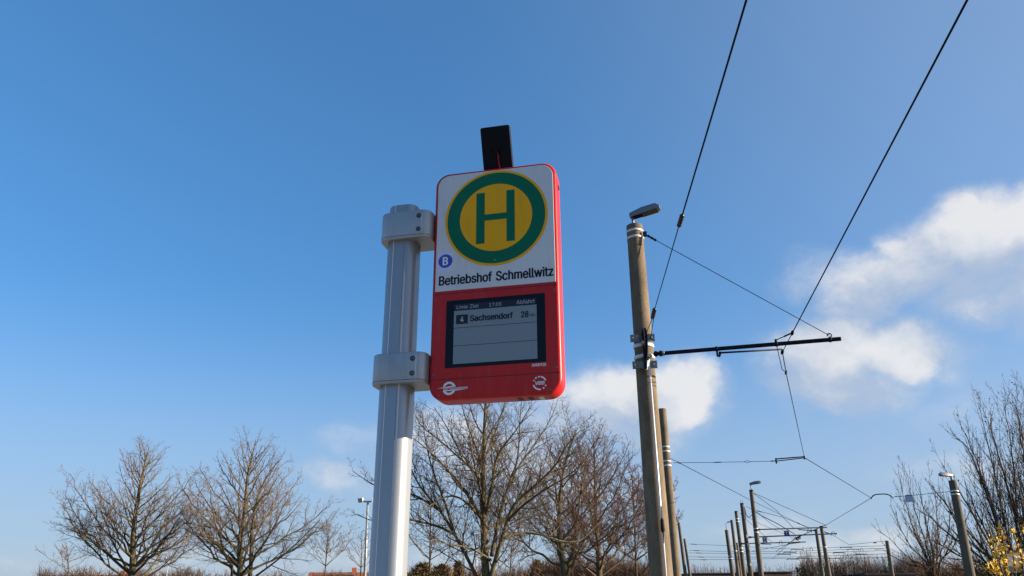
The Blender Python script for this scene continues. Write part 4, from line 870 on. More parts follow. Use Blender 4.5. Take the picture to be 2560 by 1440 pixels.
def luminaire(parent, p0, direction, tilt, size=1.0, stem_h=.17, base_pt=None, pitch_side=0.0, mat='lamp_grey'):
    """flat street lantern on a short stem; p0 is the stem top"""
    stem = MB()
    stem.tube([base_pt if base_pt is not None else p0 - UP * stem_h, p0], .024 * size, 12)
    st = stem.build('lamp_stem', 'galv_dull', parent, smooth=True)
    d = direction.normalized()
    s = d.cross(UP).normalized()
    f = (d * cos(tilt) + UP * sin(tilt)).normalized()
    u = s.cross(f).normalized()
    secs = [(-.05, .050, .000, .070), (-.03, .066, -.012, .088), (.20, .095, -.020, .120), (.46, .092, -.012, .118), (.535, .070, .000, .070)]
    rings = []
    for (x, hw, lo, hi) in secs:
        c = p0 + f * (x * size)
        rings.append([c + s * (hw * size) + u * (lo * size), c + s * (hw * .98 * size) + u * ((lo + .05) * size), c + s * (hw * .62 * size) + u * (hi * size),
                      c - s * (hw * .62 * size) + u * (hi * size), c - s * (hw * .98 * size) + u * ((lo + .05) * size), c - s * (hw * size) + u * (lo * size)])
    mb = MB()
    mb.loft(rings)
    lamp = mb.build('lamp_head', mat, parent, auto=25)
    mb = MB()
    mb.box(p0 + f * (.345 * size) + u * (-.022 * size), f, s, u, .145 * size, .078 * size, .010 * size)
    mb.build('lamp_lens', 'lamp_lens', lamp)
    mb = MB()
    mb.box(p0 + f * (.10 * size) + u * (-.022 * size), f, s, u, .085 * size, .060 * size, .008 * size)
    mb.build('lamp_cover', 'dark_steel', lamp)
    return lamp


def mast(label, top_px, bot_px, Y, r_top=.155, r_foot=None, mat='concrete', bands=(), group='concrete overhead line masts'):
    top, low = at(*top_px, Y), at(*bot_px, Y)
    d = (top - low).normalized()
    foot = low - d * (low.z / d.z)
    if r_foot is None:
        r_foot = r_top + .0075 * (top - foot).length
    t = thing('overhead_line_mast', label, 'mast', foot, group)
    shaft(t, foot, top, r_top, r_foot, mat)
    L = (top - foot).length
    for yb in bands:                                   # bands given by their height on the mast
        k = (yb - foot.z) / (top.z - foot.z)
        mb = MB()
        ring_band(mb, foot.lerp(top, k), d, r_foot + (r_top - r_foot) * k, .022 if Y < 50 else .034)
        mb.build('band', 'galv', t, smooth=True)
    return t, foot, top, d


def wire_part(pts, r, name, parent, mat='wire', sides=6):
    mb = MB()
    mb.tube(pts, r, sides)
    return mb.build(name, mat, parent, smooth=True)


def insul(p, q, r, name, parent, mat='insulator', ribs=5):
    """ribbed strain insulator between two points"""
    pts, rad = [], []
    n = ribs * 4
    for i in range(n + 1):
        t = i / n
        pts.append(p.lerp(q, t))
        rad.append(r * (.55 + .45 * abs(sin(pi * ribs * t))) if 0 < i < n else r * .35)
    mb = MB()
    mb.tube(pts, rad, 10)
    return mb.build(name, mat, parent, smooth=True)


# --- nearest mast
m1, f1, t1, d1 = mast('thick concrete mast nearest the stop sign with a street lantern and long steel cantilever',
                      (1586, 566), (1653, 1440), 13.25, .152, .205)


def on1(z):
    k = (z - f1.z) / (t1.z - f1.z)
    return f1.lerp(t1, k)


def r1(z):
    return .205 + (.152 - .205) * (z - f1.z) / (t1.z - f1.z)


for z in (t1.z - .13, t1.z - .27):
    mb = MB()
    ring_band(mb, on1(z), d1, r1(z) + .004, .020)
    mb.build('band', 'galv', m1, smooth=True)
mb = MB()
mb.tube([t1 - d1 * .10, t1 + d1 * .004], [.1555, .154], 28)
mb.build('cap_ring', 'concrete_grey', m1, auto=40)
luminaire(m1, t1 + UP * .20 + X * (-.02), Vector((.93, -.36, 0)), radians(9), 1.02, base_pt=t1 - UP * .02 + X * (-.02))
# stay wire from the top to the end of the cantilever
arm_z = 5.5
armA = at(1636, 885, 13.05)
armB = at(2102, 847, 12.35)
eye0 = at(1612, 585, 13.12)
hook = armA.lerp(armB, .945)
mb = MB()
mb.box(eye0, X, Yv, UP, .035, .018, .05)
mb.build('eye_plate', 'dark_steel', m1)
insul(eye0 + (hook - eye0).normalized() * .05, eye0 + (hook - eye0).normalized() * .27, .026, 'stay_shackle', m1, 'dark_steel', 3)
sw0 = eye0 + (hook - eye0).normalized() * .25
arm = MB()
arm.tube([armA.lerp(armB, .045), armB], .036, 16)
arm = arm.build('cantilever_arm', 'dark_steel', m1, smooth=False, auto=40)
insul(armA - (armB - armA).normalized() * .02, armA.lerp(armB, .05), .055, 'arm_insulator', arm, 'dark_steel', 2)
ad = (armB - armA).normalized()
au = (UP - ad * UP.dot(ad)).normalized()
asd = ad.cross(au)
hk = hook + au * .075
wire_part([sw0, hk], .0065, 'stay_wire', m1)
for k in (.05, .345, .665, .945):
    mb = MB()
    ring_band(mb, armA.lerp(armB, k), ad, .037, .020, 18)
    mb.build('arm_clip', 'galv_dull' if k < .1 else 'dark_steel', arm, smooth=True)
mb = MB()
mb.tube([hk + (ad * cos(a) + au * sin(a)) * .035 + au * .0 for a in [radians(200 - 30 * i) for i in range(11)]], .010, 8)
mb.tube([hook, hk - au * .02], .012, 8)
mb.build('stay_hook', 'dark_steel', arm, smooth=True)
# bands and plates at the cantilever level
for z in (on1(5.63).z, on1(5.42).z):
    mb = MB()
    ring_band(mb, on1(z), d1, r1(z) + .006, .030)
    mb.build('band', 'galv', m1, smooth=True)
fwd = Vector((-.12, -1, 0)).normalized()               # from the mast towards the stop
sid = Vector((1, -.12, 0)).normalized()
for (px, py, halfw, gap) in ((1606, 845, .215, .06), (1612, 912, .215, 0)):
    c = at(px, py, 13.25 - .22)
    for s_ in ((-1, 1) if gap else (0,)):
        hw_ = (halfw - gap) / 2 if gap else halfw
        cc = c + sid * (s_ * (gap + halfw) / 2)
        # angle profile: upright leaf and a lower flange in one piece
        prof_ = [(.010, .068), (-.010, .068), (-.010, -.068), (.055, -.068), (.055, -.058), (.010, -.058)]
        mb = MB()
        mb.loft([[cc + sid * (e_ * hw_) + fwd * a + UP * b for a, b in prof_] for e_ in (-1, 1)])
        pl = mb.build('mount_plate', 'galv_dull', m1)
    for s_ in (-1, 1):
        mb = MB()
        mb.tube([c + sid * (s_ * halfw * .78) + fwd * .01, c + sid * (s_ * halfw * .78) + fwd * .03], .016, 8)
        mb.build('plate_bolt', 'galv', pl)
# tension wheel, seen nearly edge on
wc = at(1611, 858, 13.25 - .33)
wn = (wc - EYE).cross(UP).normalized()
wn = (wn + (wc - EYE).normalized() * .13).normalized()
wu = UP
wv_ = wn.cross(wu).normalized()
rings = []
for k in range(41):
    a = 2 * pi * k / 40
    d = wu * cos(a) + wv_ * sin(a)
    rings.append([wc + d * (.255) + wn * .022, wc + d * .275 + wn * .026, wc + d * .262, wc + d * .275 - wn * .026, wc + d * .255 - wn * .022, wc + d * .235 - wn * .012, wc + d * .235 + wn * .012])
mb = MB()
mb.loft(rings, caps=False)
for k in range(6):
    a = 2 * pi * k / 6
    d = wu * cos(a) + wv_ * sin(a)
    mb.tube([wc, wc + d * .24], .012, 6)
wh = mb.build('tension_wheel', 'dark_steel', m1, auto=40)
mb = MB()
mb.tube([wc - wn * .05, wc + wn * .05], .05, 16)
mb.build('wheel_hub', 'galv_dull', wh, auto=40)
mb = MB()
mb.box(at(1611, 880, 13.25 - .28), sid, fwd, UP, .022, .05, .32)
mb.build('wheel_frame', 'dark_steel', m1)
rt = at(1622, 898, 13.25 - .27)
mb = MB()
mb.tube([rt, Vector((rt.x + .03, rt.y + .02, .3))], .019, 10)
rod = mb.build('guide_rod', 'galv', m1, smooth=True)
mb = MB()
rc = at(1656, 1310, 13.25 - .27)
mb.tube([rc + UP * .28, rc + UP * .10, rc + UP * .06, rc - UP * .10, rc - UP * .14, rc - UP * .3], [.008, .010, .030, .034, .012, .008], 8)
mb.build('rod_coupling', 'dark_steel', rod, smooth=True)
mb = MB()
mb.tube([at(1619, 902, 12.95), at(1617, 925, 12.95)], .03, 8)
mb.build('rod_shackle', 'galv', rod)

# --- tension wire running over the camera to the wheel
tw = thing('tension_wire', 'left overhead tension wire with two insulators running to the mast wheel', 'wire', atz(1703, 545, 5.5), 'overhead wires')
wA, wB = atz(1866, 0, 5.55), atz(1706, 537, 5.5)
wA0 = wA + (wA - wB).normalized() * 12
iB, iC = atz(1697, 566, 5.5), atz(1637, 772, 5.5)
iD = atz(1631, 795, 5.5)
wire_part([wA0, wA, wB], .0092, 'heavy_wire', tw)
insul(wB, iB, .030, 'insulator', tw, ribs=4)
wire_part([iB, iC], .0066, 'thin_wire', tw)
insul(iC, iD, .036, 'insulator', tw, ribs=4)
wire_part([iD, wc + UP * .12 + wn * .02 - Vector((0, .0, 0)) + (EYE - wc).normalized() * .25], .006, 'bridle', tw)
wire_part([iD + X * .02, at(1627, 845, 13.0)], .006, 'bridle', tw)

# --- contact wire with its kinks at each support
cw = thing('contact_wire', 'long tram contact wire zigzagging from the upper right to the distant cantilevers', 'wire', atz(1982, 830, 5.5), 'overhead wires')
p0_, p1_ = atz(2418, 0, 5.5), atz(1981, 832, 5.56)
st_ = atz(1956, 880, 5.5)
k1 = atz(1965, 931, 5.5)
s2 = atz(2011, 1144, 5.5)
s3 = atz(2178, 1245, 5.5)
s4 = atz(2066, 1312, 5.5)
s5 = atz(1988, 1345, 5.5)
s6 = atz(1930, 1398, 5.4)
wire_part([p0_ + (p0_ - p1_).normalized() * 14, p0_, p1_], .0098, 'heavy_wire', cw)
wire_part([p1_, st_, k1, s2], .0082, 'span', cw)
wire_part([s2, s3, s4], .012, 'span', cw)
wire_part([s4, s5, s6], .022, 'span', cw)
for p_, r_ in ((p1_, .028), (st_, .030), (k1, .022)):
    insul(p_ + Vector((.0, -.04, .03)), p_ + Vector((0, .05, -.03)), r_, 'clamp', cw, 'dark_steel', 1)
# steady arm under the cantilever and the droppers
q0, q1 = at(1800, 884, 12.75), at(1955, 876, 12.72)
drop0 = armA.lerp(armB, .345)
mb = MB()
mb.tube([drop0, drop0 - UP * .13], .017, 8)
mb.tube([drop0 - UP * .13, drop0 - UP * .14 + ad * .05], .015, 8)
mb.tube([drop0 - UP * .12 + ad * .04, q0 + UP * .03], .022, 8)
mb.build('steady_bracket', 'dark_steel', arm, smooth=True)
q0 = drop0 - UP * .075 + ad * .05
mb = MB()
mb.tube([q0, st_ + UP * .05], [.017, .015], 10)
mb.tube([st_ + UP * .05, st_ - UP * .01], .014, 8)
mb.build('steady_arm', 'dark_steel', arm, smooth=True)
dr = armA.lerp(armB, .665)
mb = MB()
mb.tube([dr, dr + au * .085], .022, 8)
mb.tube([dr + au * .07, dr.lerp(p1_, .5) + au * .035], .008, 6)
mb.tube([dr.lerp(p1_, .5) + au * .035, p1_], .014, 6)
mb.tube([dr, at(1955, 923, (dr.y + k1.y) / 2)], .0065, 6)
mb.tube([at(1955, 923, (dr.y + k1.y) / 2), k1], .0075, 6)
mb.build('dropper', 'dark_steel', arm, smooth=True)

# --- second mast with its pull-off span
m2, f2, t2, d2 = mast('concrete mast half hidden behind the nearest mast, with white bands and no lantern', (1655, 1023), (1690, 1440), 27.5, .145, .19,
                      bands=(6.22, 6.06, 5.72, 5.56))
po = thing('pull_off_span', 'horizontal pull-off wire with double steady arm from the second mast', 'span wire', at(1682, 1157, 27.2), 'span wires')
pA = at(1684, 1157, 27.2)
pB = s2.lerp(pA, .225) + UP * .02
wire_part([pA, at(1780, 1156, pA.y + (s2.y - pA.y) * .3)], .009, 'wire', po)
a_, b_ = at(1790, 1156, pA.y + (s2.y - pA.y) * .33), at(1808, 1155.5, pA.y + (s2.y - pA.y) * .38)
insul(at(1780, 1156, pA.y + (s2.y - pA.y) * .3), b_, .018, 'turnbuckle', po, 'dark_steel', 1)
l0, l1 = at(1860, 1154.5, pA.y + (s2.y - pA.y) * .54), at(1877, 1154, pA.y + (s2.y - pA.y) * .59)
wire_part([b_, l0], .009, 'wire', po)
mb = MB()
lm = l0.lerp(l1, .5)
mb.tube([l0, lm + UP * .035, l1], .008, 6)
mb.tube([l0, lm - UP * .035, l1], .008, 6)
mb.build('link', 'dark_steel', po)
e0 = at(1940, 1149, pA.y + (s2.y - pA.y) * .78)
wire_part([l1, at(1928, 1153, e0.y)], .009, 'wire', po)
insul(at(1926, 1153, e0.y), at(1943, 1152, e0.y), .022, 'insulator', po, ribs=2)
mb = MB()
mb.tube([e0 + UP * .02, s2 + UP * .03], .020, 8)
mb.tube([e0 - UP * .05, s2 - UP * .01], .016, 8)
mb.tube([e0 + UP * .05, e0 - UP * .13], .028, 8)
mb.tube([s2 + UP * .06, s2 - UP * .06], .026, 8)
mb.build('steady_arm', 'dark_steel', po, smooth=True)
mb = MB()
ring_band(mb, f2.lerp(t2, (5.62) / t2.z), d2, .17, .02)
wire2 = thing('anchor_wire', 'thin anchor wire sloping from the second mast down to the distant cantilevers', 'wire', at(1678, 1147, 27.2), 'overhead wires')
wire_part([at(1676, 1146, 27.2), at(1696, 1156, 28.5)], .009, 'wire', wire2)
insul(at(1694, 1155, 28.4), at(1702, 1159, 29), .03, 'insulator', wire2, ribs=2)
aw_e = at(2022, 1319, 62)
wire_part([at(1702, 1159, 29), at(1868, 1246, 42), at(1994, 1307, 58)], .012, 'wire', wire2)
insul(at(1994, 1307, 58), at(1999, 1309.5, 58.5), .06, 'insulator', wire2, ribs=1)
wire_part([at(1999, 1309.5, 58.5), aw_e], .016, 'wire', wire2)

# --- right mast with lantern, span and plate
mR, fR, tR, dR = mast('leaning concrete mast in front of the bare shrubs at the right edge, lantern facing left', (2381, 1202), (2426, 1440), 33, .152, .205, 'concrete_grey')
luminaire(mR, tR + UP * .20, Vector((-.95, -.2, 0)), radians(2), 1.05, base_pt=tR - UP * .02)
for dz in (.43, .56):
    mb = MB()
    ring_band(mb, tR - dR * dz, dR, .158, .030)
    mb.build('band', 'galv', mR, smooth=True)
mb = MB()
mb.tube([tR - dR * .495 - X * .10 - Yv * .14, tR - dR * .495 + X * .14 - Yv * .1], .045, 8)
mb.build('band_clamp', 'dark_steel', mR)
ps = thing('pull_off_span', 'span wire with a bowed steady arm reaching left from the right mast', 'span wire', at(2370, 1231, 33), 'span wires')
b0, b1 = s3, at(2230, 1243, 36.5)
mb = MB()
mid = b0.lerp(b1, .5) + UP * .11
pts = []
for i in range(13):
    t = i / 12
    pts.append(b0.lerp(b1, t) + UP * (.16 * (1 - (2 * t - 1) ** 4)))
mb.tube([b0 - UP * .05] + pts, .026, 8)
mb.build('steady_arm', 'dark_steel', ps, smooth=True)
wire_part([b1, at(2262, 1240, 35.3), at(2284, 1238, 34.8), at(2374, 1229, 33)], .011, 'wire', ps)
tgt = thing('hanging_plate', 'small pale grey square plate hanging on the span wire at right', 'plate', at(2273, 1246, 35))
mb = MB()
pcx = at(2273, 1247, 35)
pd = (pcx - EYE).cross(UP).normalized()
mb.box(pcx, pd, pd.cross(UP), UP, .165, .006, .14)
pg = mb.build('panel', 'panel_grey', tgt)
mb = MB()
mb.box(pcx + UP * .155, pd, pd.cross(UP), UP, .13, .012, .016)
mb.build('clip', 'dark_steel', tgt)

# --- distant masts
far = []
FAR = [
    ('tallest distant concrete mast, right of its row, with lantern and cantilever', (1878, 1225), (1903, 1440), 61, .155, True, (5.62, 5.35)),
    ('distant mast with equipment boxes and cables clamped up its shaft', (1854.5, 1258), (1877, 1440), 71, .165, False, ()),
    ('distant concrete mast third from the right in its row, white band near the top', (1840, 1278), (1861, 1440), 77, .155, False, (7.6, 7.35, 4.9, 4.6)),
    ('plain distant concrete mast between the lantern mast and the banded mast', (1829, 1300), (1846, 1440), 86, .15, False, (5.0,)),
    ('leftmost mast of the distant row with a thin bracket lantern', (1816, 1325), (1832, 1440), 74, .155, True, (4.1, 3.9)),
    ('thin dark mast hidden low behind the distant row', (1842, 1357), (1852, 1440), 110, .15, False, ()),
    ('far thin mast beside the second mast with a tiny lantern', (1697, 1307), (1714, 1440), 86, .15, True, ()),
    ('far thin mast carrying five span wires near the centre right', (1711, 1347), (1725, 1440), 104, .15, False, ()),
    ('distant mast under the end of the upper cantilever, the left of two', (2040, 1323), (2057, 1440), 84, .155, False, ()),
    ('distant mast crossing both cantilevers, the right of two', (2053, 1315), (2073, 1440), 78, .165, False, (5.0,)),
    ('lone distant mast at the left foot of the bare shrubs', (2217, 1352), (2231, 1440), 80, .165, False, ()),
]
for (lab, tpx, bpx, Y, rt_, lamp, bands) in FAR:
    mm, ff, tt, dd = mast(lab, tpx, bpx, Y, rt_, rt_ + .06, 'concrete_grey', bands)
    far.append((mm, ff, tt, dd))
    if lamp:
        if Y == 61:
            luminaire(mm, tt + UP * .42, Vector((.97, -.2, 0)), radians(8), 1.5, base_pt=tt - UP * .02)
        elif Y == 74:
            mb = MB()
            mb.tube([tt, tt + UP * .55, tt + UP * .62 + X * .06, tt + UP * .72 + X * .45], .02, 8)
            mb.build('lamp_stem', 'dark_steel', mm, smooth=True)
            mb = MB()
            mb.box(tt + UP * .72 + X * .36, X, Yv, UP, .16, .08, .03)
            mb.build('lamp_head', 'dark_steel', mm)
        else:
            luminaire(mm, tt + UP * .28, Vector((-.95, -.2, 0)), 0, 1.3, base_pt=tt - UP * .02)
    mb = MB()
    mb.tube([tt - dd * .12, tt + dd * .006], [rt_ + .006, rt_ + .004], 20)
    mb.build('cap_ring', 'dark_steel' if Y in (61, 71, 77, 78) else 'concrete_grey', mm)
# boxes and cables on the equipment mast
mm, ff, tt, dd = far[1]
eq = Vector((.1, -1, 0)).normalized()
for z, h, mt_ in ((tt.z - .9, .5, 'galv_dull'), (tt.z - 2.85, .12, 'galv'), (tt.z - 3.55, .14, 'galv'), (tt.z - 5.2, .12, 'galv')):
    mb = MB()
    mb.box(Vector((ff.x + (tt.x - ff.x) * z / tt.z + .05, ff.y - .24, z)), X, Yv, UP, .09, .06, h)
    mb.build('equipment_box', mt_, mm)
mb = MB()
for dx in (.0, .09):
    mb.tube([Vector((tt.x - .05 + dx, tt.y - .20, tt.z - .3)), Vector((ff.x - .05 + dx, ff.y - .26, 1.0))], .022, 6)
mb.build('cable_duct', 'dark_steel', mm)
mb = MB()
mb.tube([tt + X * .2 - UP * .3, tt + X * .28 - UP * 1.0, tt + X * .5 - UP * 1.25, tt + X * .8 - UP * 1.0, tt + X * 1.0 - UP * .75], .03, 6)
mb.build('cable_loop', 'wire', mm)
for dx in (-.09, .06):
    mb = MB()
    mb.tube([tt + X * dx, tt + X * dx + UP * .32], .012, 6)
    mb.build('spike', 'dark_steel', mm)


def arm_far(idx, a_px, b_px, Ya, Yb, r=.045):
    mm = far[idx][0]
    mb = MB()
    A, B = at(*a_px, Ya), at(*b_px, Yb)
    mb.tube([A, B], r, 8)
    o = mb.build('cantilever_arm', 'dark_steel', mm, smooth=False)
    mb = MB()
    mb.tube([A, A.lerp(B, .05)], r * 1.6, 8)
    mb.build('arm_insulator', 'dark_steel', o)
    return o, A, B


o3, A3, B3 = arm_far(0, (1890, 1324), (2067, 1318.5), 60.8, 64)
o4, A4, B4 = arm_far(1, (1866, 1343.5), (2092, 1334), 70.8, 74, .055)
o5, A5, B5 = arm_far(2, (1854, 1359), (2014, 1355), 76.8, 80, .05)


def far_wire(name, label, pts, r, cat='wire', grp='overhead wires', knots=()):
    mb = MB()
    P = [at(x, y, Y) for x, y, Y in pts]
    mb.tube(P, r, 5)
    t = thing(name, label, cat, P[0], grp)
    mb.build('wire', 'wire', t)
    for (x0, y0, x1, y1, Y, rr) in knots:
        mk = MB()
        mk.tube([at(x0, y0, Y), at(x1, y1, Y)], rr, 6)
        mk.build('insulator', 'insulator', t)
    return t


far_wire('stay_wire', 'upper stay wire from the tallest distant mast to the tip of its cantilever', [(1883, 1232, 61), (2064, 1313, 64)], .020)
far_wire('stay_wire', 'steeper stay wire from the tallest distant mast to the middle of its cantilever', [(1883, 1233, 61), (1940, 1275, 61.5), (1984, 1320, 62.5)], .018)
far_wire('feeder_cable', 'thick dark cable sagging from the tallest distant mast to the lower cantilever', [(1884, 1276, 61), (1905, 1290, 62), (1945, 1310, 66), (1986, 1335, 72)], .034)
far_wire('anchor_wire', 'thin wire from the tallest distant mast that flattens toward the upper cantilever', [(1884, 1275, 61.5), (1905, 1280, 62), (1960, 1294, 63), (2015, 1317, 64)], .018, knots=((1893, 1277, 1904, 1280, 61.9, .035),))
far_wire('stay_wire', 'stay wire from the equipment mast to the tip of the lower cantilever', [(1866, 1266, 71), (1888, 1277, 71), (1930, 1311, 71.6), (1990, 1345, 72.5)], .018)
far_wire('stay_wire', 'stay wire from the banded distant mast to the low cantilever tip', [(1850, 1283, 77), (1890, 1322, 77.6), (1929, 1354, 78.2)], .018)
far_wire('anchor_wire', 'thin wire from the equipment mast running low behind the cantilevers', [(1864, 1290, 71), (1905, 1312, 74), (1950, 1330, 78), (2000, 1354, 84)], .018)
far_wire('anchor_wire', 'wire dropping away behind the right cantilever tip toward the lone mast', [(2058, 1328, 78), (2075, 1334, 78.5), (2120, 1360, 84)], .018, knots=((2056, 1328.5, 2072, 1334, 78.3, .035),))
far_wire('anchor_wire', 'short wire rising from the lone mast toward the left', [(2120, 1362, 84), (2215, 1352.5, 80)], .018, knots=((2184, 1357.5, 2191, 1356.5, 81.2, .05),))
# kinked contact wires of the yard
far_wire('contact_wire', 'kinked yard contact wire passing under the lower cantilevers', [(2066, 1312, 55.7), (2020, 1331, 62), (1988, 1348, 70), (1940, 1378, 92)], .022)
far_wire('contact_wire', 'yard contact wire running left below the H board', [(1880, 1378, 88), (1940, 1367, 86), (1975, 1360, 84), (2010, 1355, 82)], .022)
for (x0, y0, x1, y1, Y, A_) in ((1996, 1324, 2040, 1327, 63, (1997, 1320.5)), (1903, 1360, 1928, 1360.5, 78, (1904, 1358)), (1970, 1360, 1998, 1356.5, 78, (1999, 1355.5))):
    mb = MB()
    mb.tube([at(A_[0], A_[1], Y), at(x0, y0, Y), at(x1, y1, Y)], .04, 6)
    mb.build('steady_arm', 'dark_steel', far[0 if Y == 63 else 2][0])
for (cx_, cy_, w_, h_, Y) in ((2024, 1331, 5, 12, 63), (1952, 1362, 4, 11, 78), (2083, 1340, 6, 11, 73)):
    mb = MB()
    mb.tube([at(cx_ - w_, cy_, Y), at(cx_ - w_ * .7, cy_ - h_ * .8, Y), at(cx_, cy_ - h_, Y), at(cx_ + w_ * .7, cy_ - h_ * .8, Y), at(cx_ + w_, cy_, Y)], .022, 5)
    mb.build('jumper_loop', 'wire', far[{63: 0, 78: 2, 73: 1}[Y]][0])
insB = thing('section_insulator', 'dark section insulator where the yard wires cross below the T board', 'insulator', at(1996, 1345, 71.5))
insul(at(1990, 1348, 71.5), at(2001, 1342, 71.5), .16, 'insulator_body', insB, ribs=3)
mb = MB()
mb.tube([at(1988, 1336, 72), at(1989, 1346, 71.5), at(1995, 1347, 71.5)], .02, 5)
mb.build('hanger', 'dark_steel', insB)

# cross spans between the far masts: lines with steady arms and arches
ROWS = [(1360, 1372, 1364), (1376, 1379, 1370), (1382, 1384, 1376), (1392, 1393, 1384), (1399, 1396, 1394)]
for i, (ya, ym, yb) in enumerate(ROWS):
    lab = ['uppermost of the five far span wires strung across the yard', 'second highest of the five far span wires across the yard',
           'middle one of the five far span wires across the yard', 'second lowest of the five far span wires across the yard', 'lowest of the five far span wires across the yard'][i]
    t = far_wire('span_wire', lab, [(1722, ya, 104), (1815, ya + 4 - i, 103), (1960, ym, 98), (2070, (ym + yb) / 2 + 1, 92), (2222, yb, 80.3)], .020, 'span wire', 'far span wires',
                 knots=((1728 + 6 * i, ya + .3, 1742 + 6 * i, ya + .9, 103.8, .045),))
    x0 = (1976, 1958, 1944, 1990, 1966)[i]
    mk = MB()
    Y = 97
    yy = ym + 2
    mk.tube([at(x0, yy + 2, Y), at(x0 + 4, yy - .5, Y), at(x0 + 30, yy, Y), at(x0 + 33, yy + 2.5, Y)], .045, 6)
    mk.build('steady_arm', 'dark_steel', t)
    mk = MB()
    mk.tube([at(x0 + 32, yy - 8, Y), at(x0 + 32, yy + 1, Y)], .025, 5)
    mk.build('hanger', 'wire', t)
    x1 = (2100, 2118, 2082, 2138, 2070)[i]
    yk = ym + (yb - ym) * (x1 - 1960) / 262 + (1, 0, 2, -1, 1)[i]
    mk = MB()
    mk.tube([at(x1, yk + 1.6, 88), at(x1 + 3, yk - .5, 88), at(x1 + 27, yk - .6, 88), at(x1 + 30, yk + 1, 88)], .045, 6)
    mk.build('steady_arm', 'dark_steel', t)
    if i in (1, 2, 4):
        xa = (0, 2028, 2154, 0, 2118)[i]
        ya2 = ym + (yb - ym) * (xa - 1960) / 262
        mk = MB()
        mk.tube([at(xa - 3.5, ya2 + 1, 90), at(xa - 3, ya2 - 5, 90), at(xa, ya2 - 8, 90), at(xa + 3, ya2 - 5, 90), at(xa + 4.5, ya2 + 1, 90)], .028, 6)
        mk.build('jumper_loop', 'wire', t)

# boards on the far cantilevers
def board(name, label, px, w_px, h_px, Y, mat_bg, mat_fg, letter):
    c = at(px[0], px[1], Y)
    k = Y / .93 / F_PX
    t = thing(name, label, 'board', c)
    s_ = (c - EYE).cross(UP).normalized()
    n_ = s_.cross(UP).normalized()
    if n_.dot(EYE - c) < 0:
        n_ = -n_
    w, h = w_px * k, h_px * k
    mb = MB()
    mb.box(c, s_, n_, UP, w / 2, .02, h / 2)
    mb.build('plate', mat_bg, t)
    if letter == 'H':
        bars = [(-.24, 0, .07, .36), (.24, 0, .07, .36), (0, 0, .18, .07)]
        mb = MB()
        mb.box(c + n_ * .022, s_, n_, UP, w * .43, .003, h * .45)
        mb.build('face', 'print_white', t)
    else:
        bars = [(0, .27, .32, .06), (0, -.05, .06, .28)]
    mb = MB()
    for (bx, by, hw, hh) in bars:
        mb.box(c + n_ * .030 + s_ * (bx * w) + UP * (by * h), s_, n_, UP, hw * w, .004, hh * h)
    mb.build('letter', mat_fg, t)


board('tram_signal_board', 'small blue board with a white T above the far cantilever', (1966.5, 1333.5), 10.5, 12, 70.3, 'blue_sign', 'print_white', 'T')
board('tram_signal_board', 'small white board with a black H hanging in the far yard', (1912, 1350), 10, 13.5, 75.5, 'ink', 'ink', 'H')


# --- floodlight poles beyond the road
def flood(label, px_head, px_low, Y, r=.085, both=True):
    top, low = at(*px_head, Y), at(*px_low, Y)
    foot = Vector((low.x, low.y, 0))
    top = Vector((low.x + (top.x - low.x) * .5, top.y, top.z))
    t = thing('floodlight_pole', label, 'floodlight', foot, 'floodlight poles')
    mb = MB()
    mb.tube([foot, foot.lerp(top, .5), top], [r * 1.3, r * 1.05, r * .8], 12)
    mb.build('pole', 'steel_pole', t, smooth=True)
    mb = MB()
    mb.tube([top - X * .45, top + X * .45], .05, 8)
    mb.build('crossbar', 'steel_pole', t)
    for s_ in ((-1, 1) if both else (-1,)):
        c = top + X * (.42 * s_) + UP * .10 - Yv * .1
        f = Vector((.35 * s_, -.75, -.35)).normalized()
        sd = f.cross(UP).normalized()
        u = sd.cross(f).normalized()
        rings = []
        for (x, hw, hh) in ((-.14, .08, .08), (-.09, .13, .12), (.10, .18, .15), (.13, .175, .145)):
            rings.append([c + f * x + sd * (a * hw) + u * (b * hh) for a, b in ((1, 1), (-1, 1), (-1, -1), (1, -1))])
        mb = MB()
        mb.loft(rings)
        h = mb.build('lamp_head', 'lamp_white', t, auto=30)
        mb = MB()
        mb.box(c + f * .132, f, sd, u, .004, .15, .12)
        mb.build('lamp_glass', 'lamp_white', h)


flood('floodlight pole just left of the silver sign pole', (914, 1254), (914, 1440), 52, .085)
flood('smaller floodlight pole left of the big tree trunk', (1191, 1337), (1191, 1440), 88, .085)
flood('thin far lamp pole seen through the leftmost bare tree', (420, 1398), (417, 1440), 120, .08, False)
#@@BODY3

# ------------------------------------------------------------------ bare trees
def catmull(P, sub=4):
    out = []
    n = len(P)
    for i in range(n - 1):
        p0, p1, p2, p3 = P[max(0, i - 1)], P[i], P[i + 1], P[min(n - 1, i + 2)]
        for k in range(sub):
            t = k / sub
            t2, t3 = t * t, t * t * t
            out.append(.5 * ((2 * p1) + (p2 - p0) * t + (2 * p0 - 5 * p1 + 4 * p2 - p3) * t2 + (3 * p1 - p0 - 3 * p2 + p3) * t3))
    out.append(P[-1].copy())
    return out


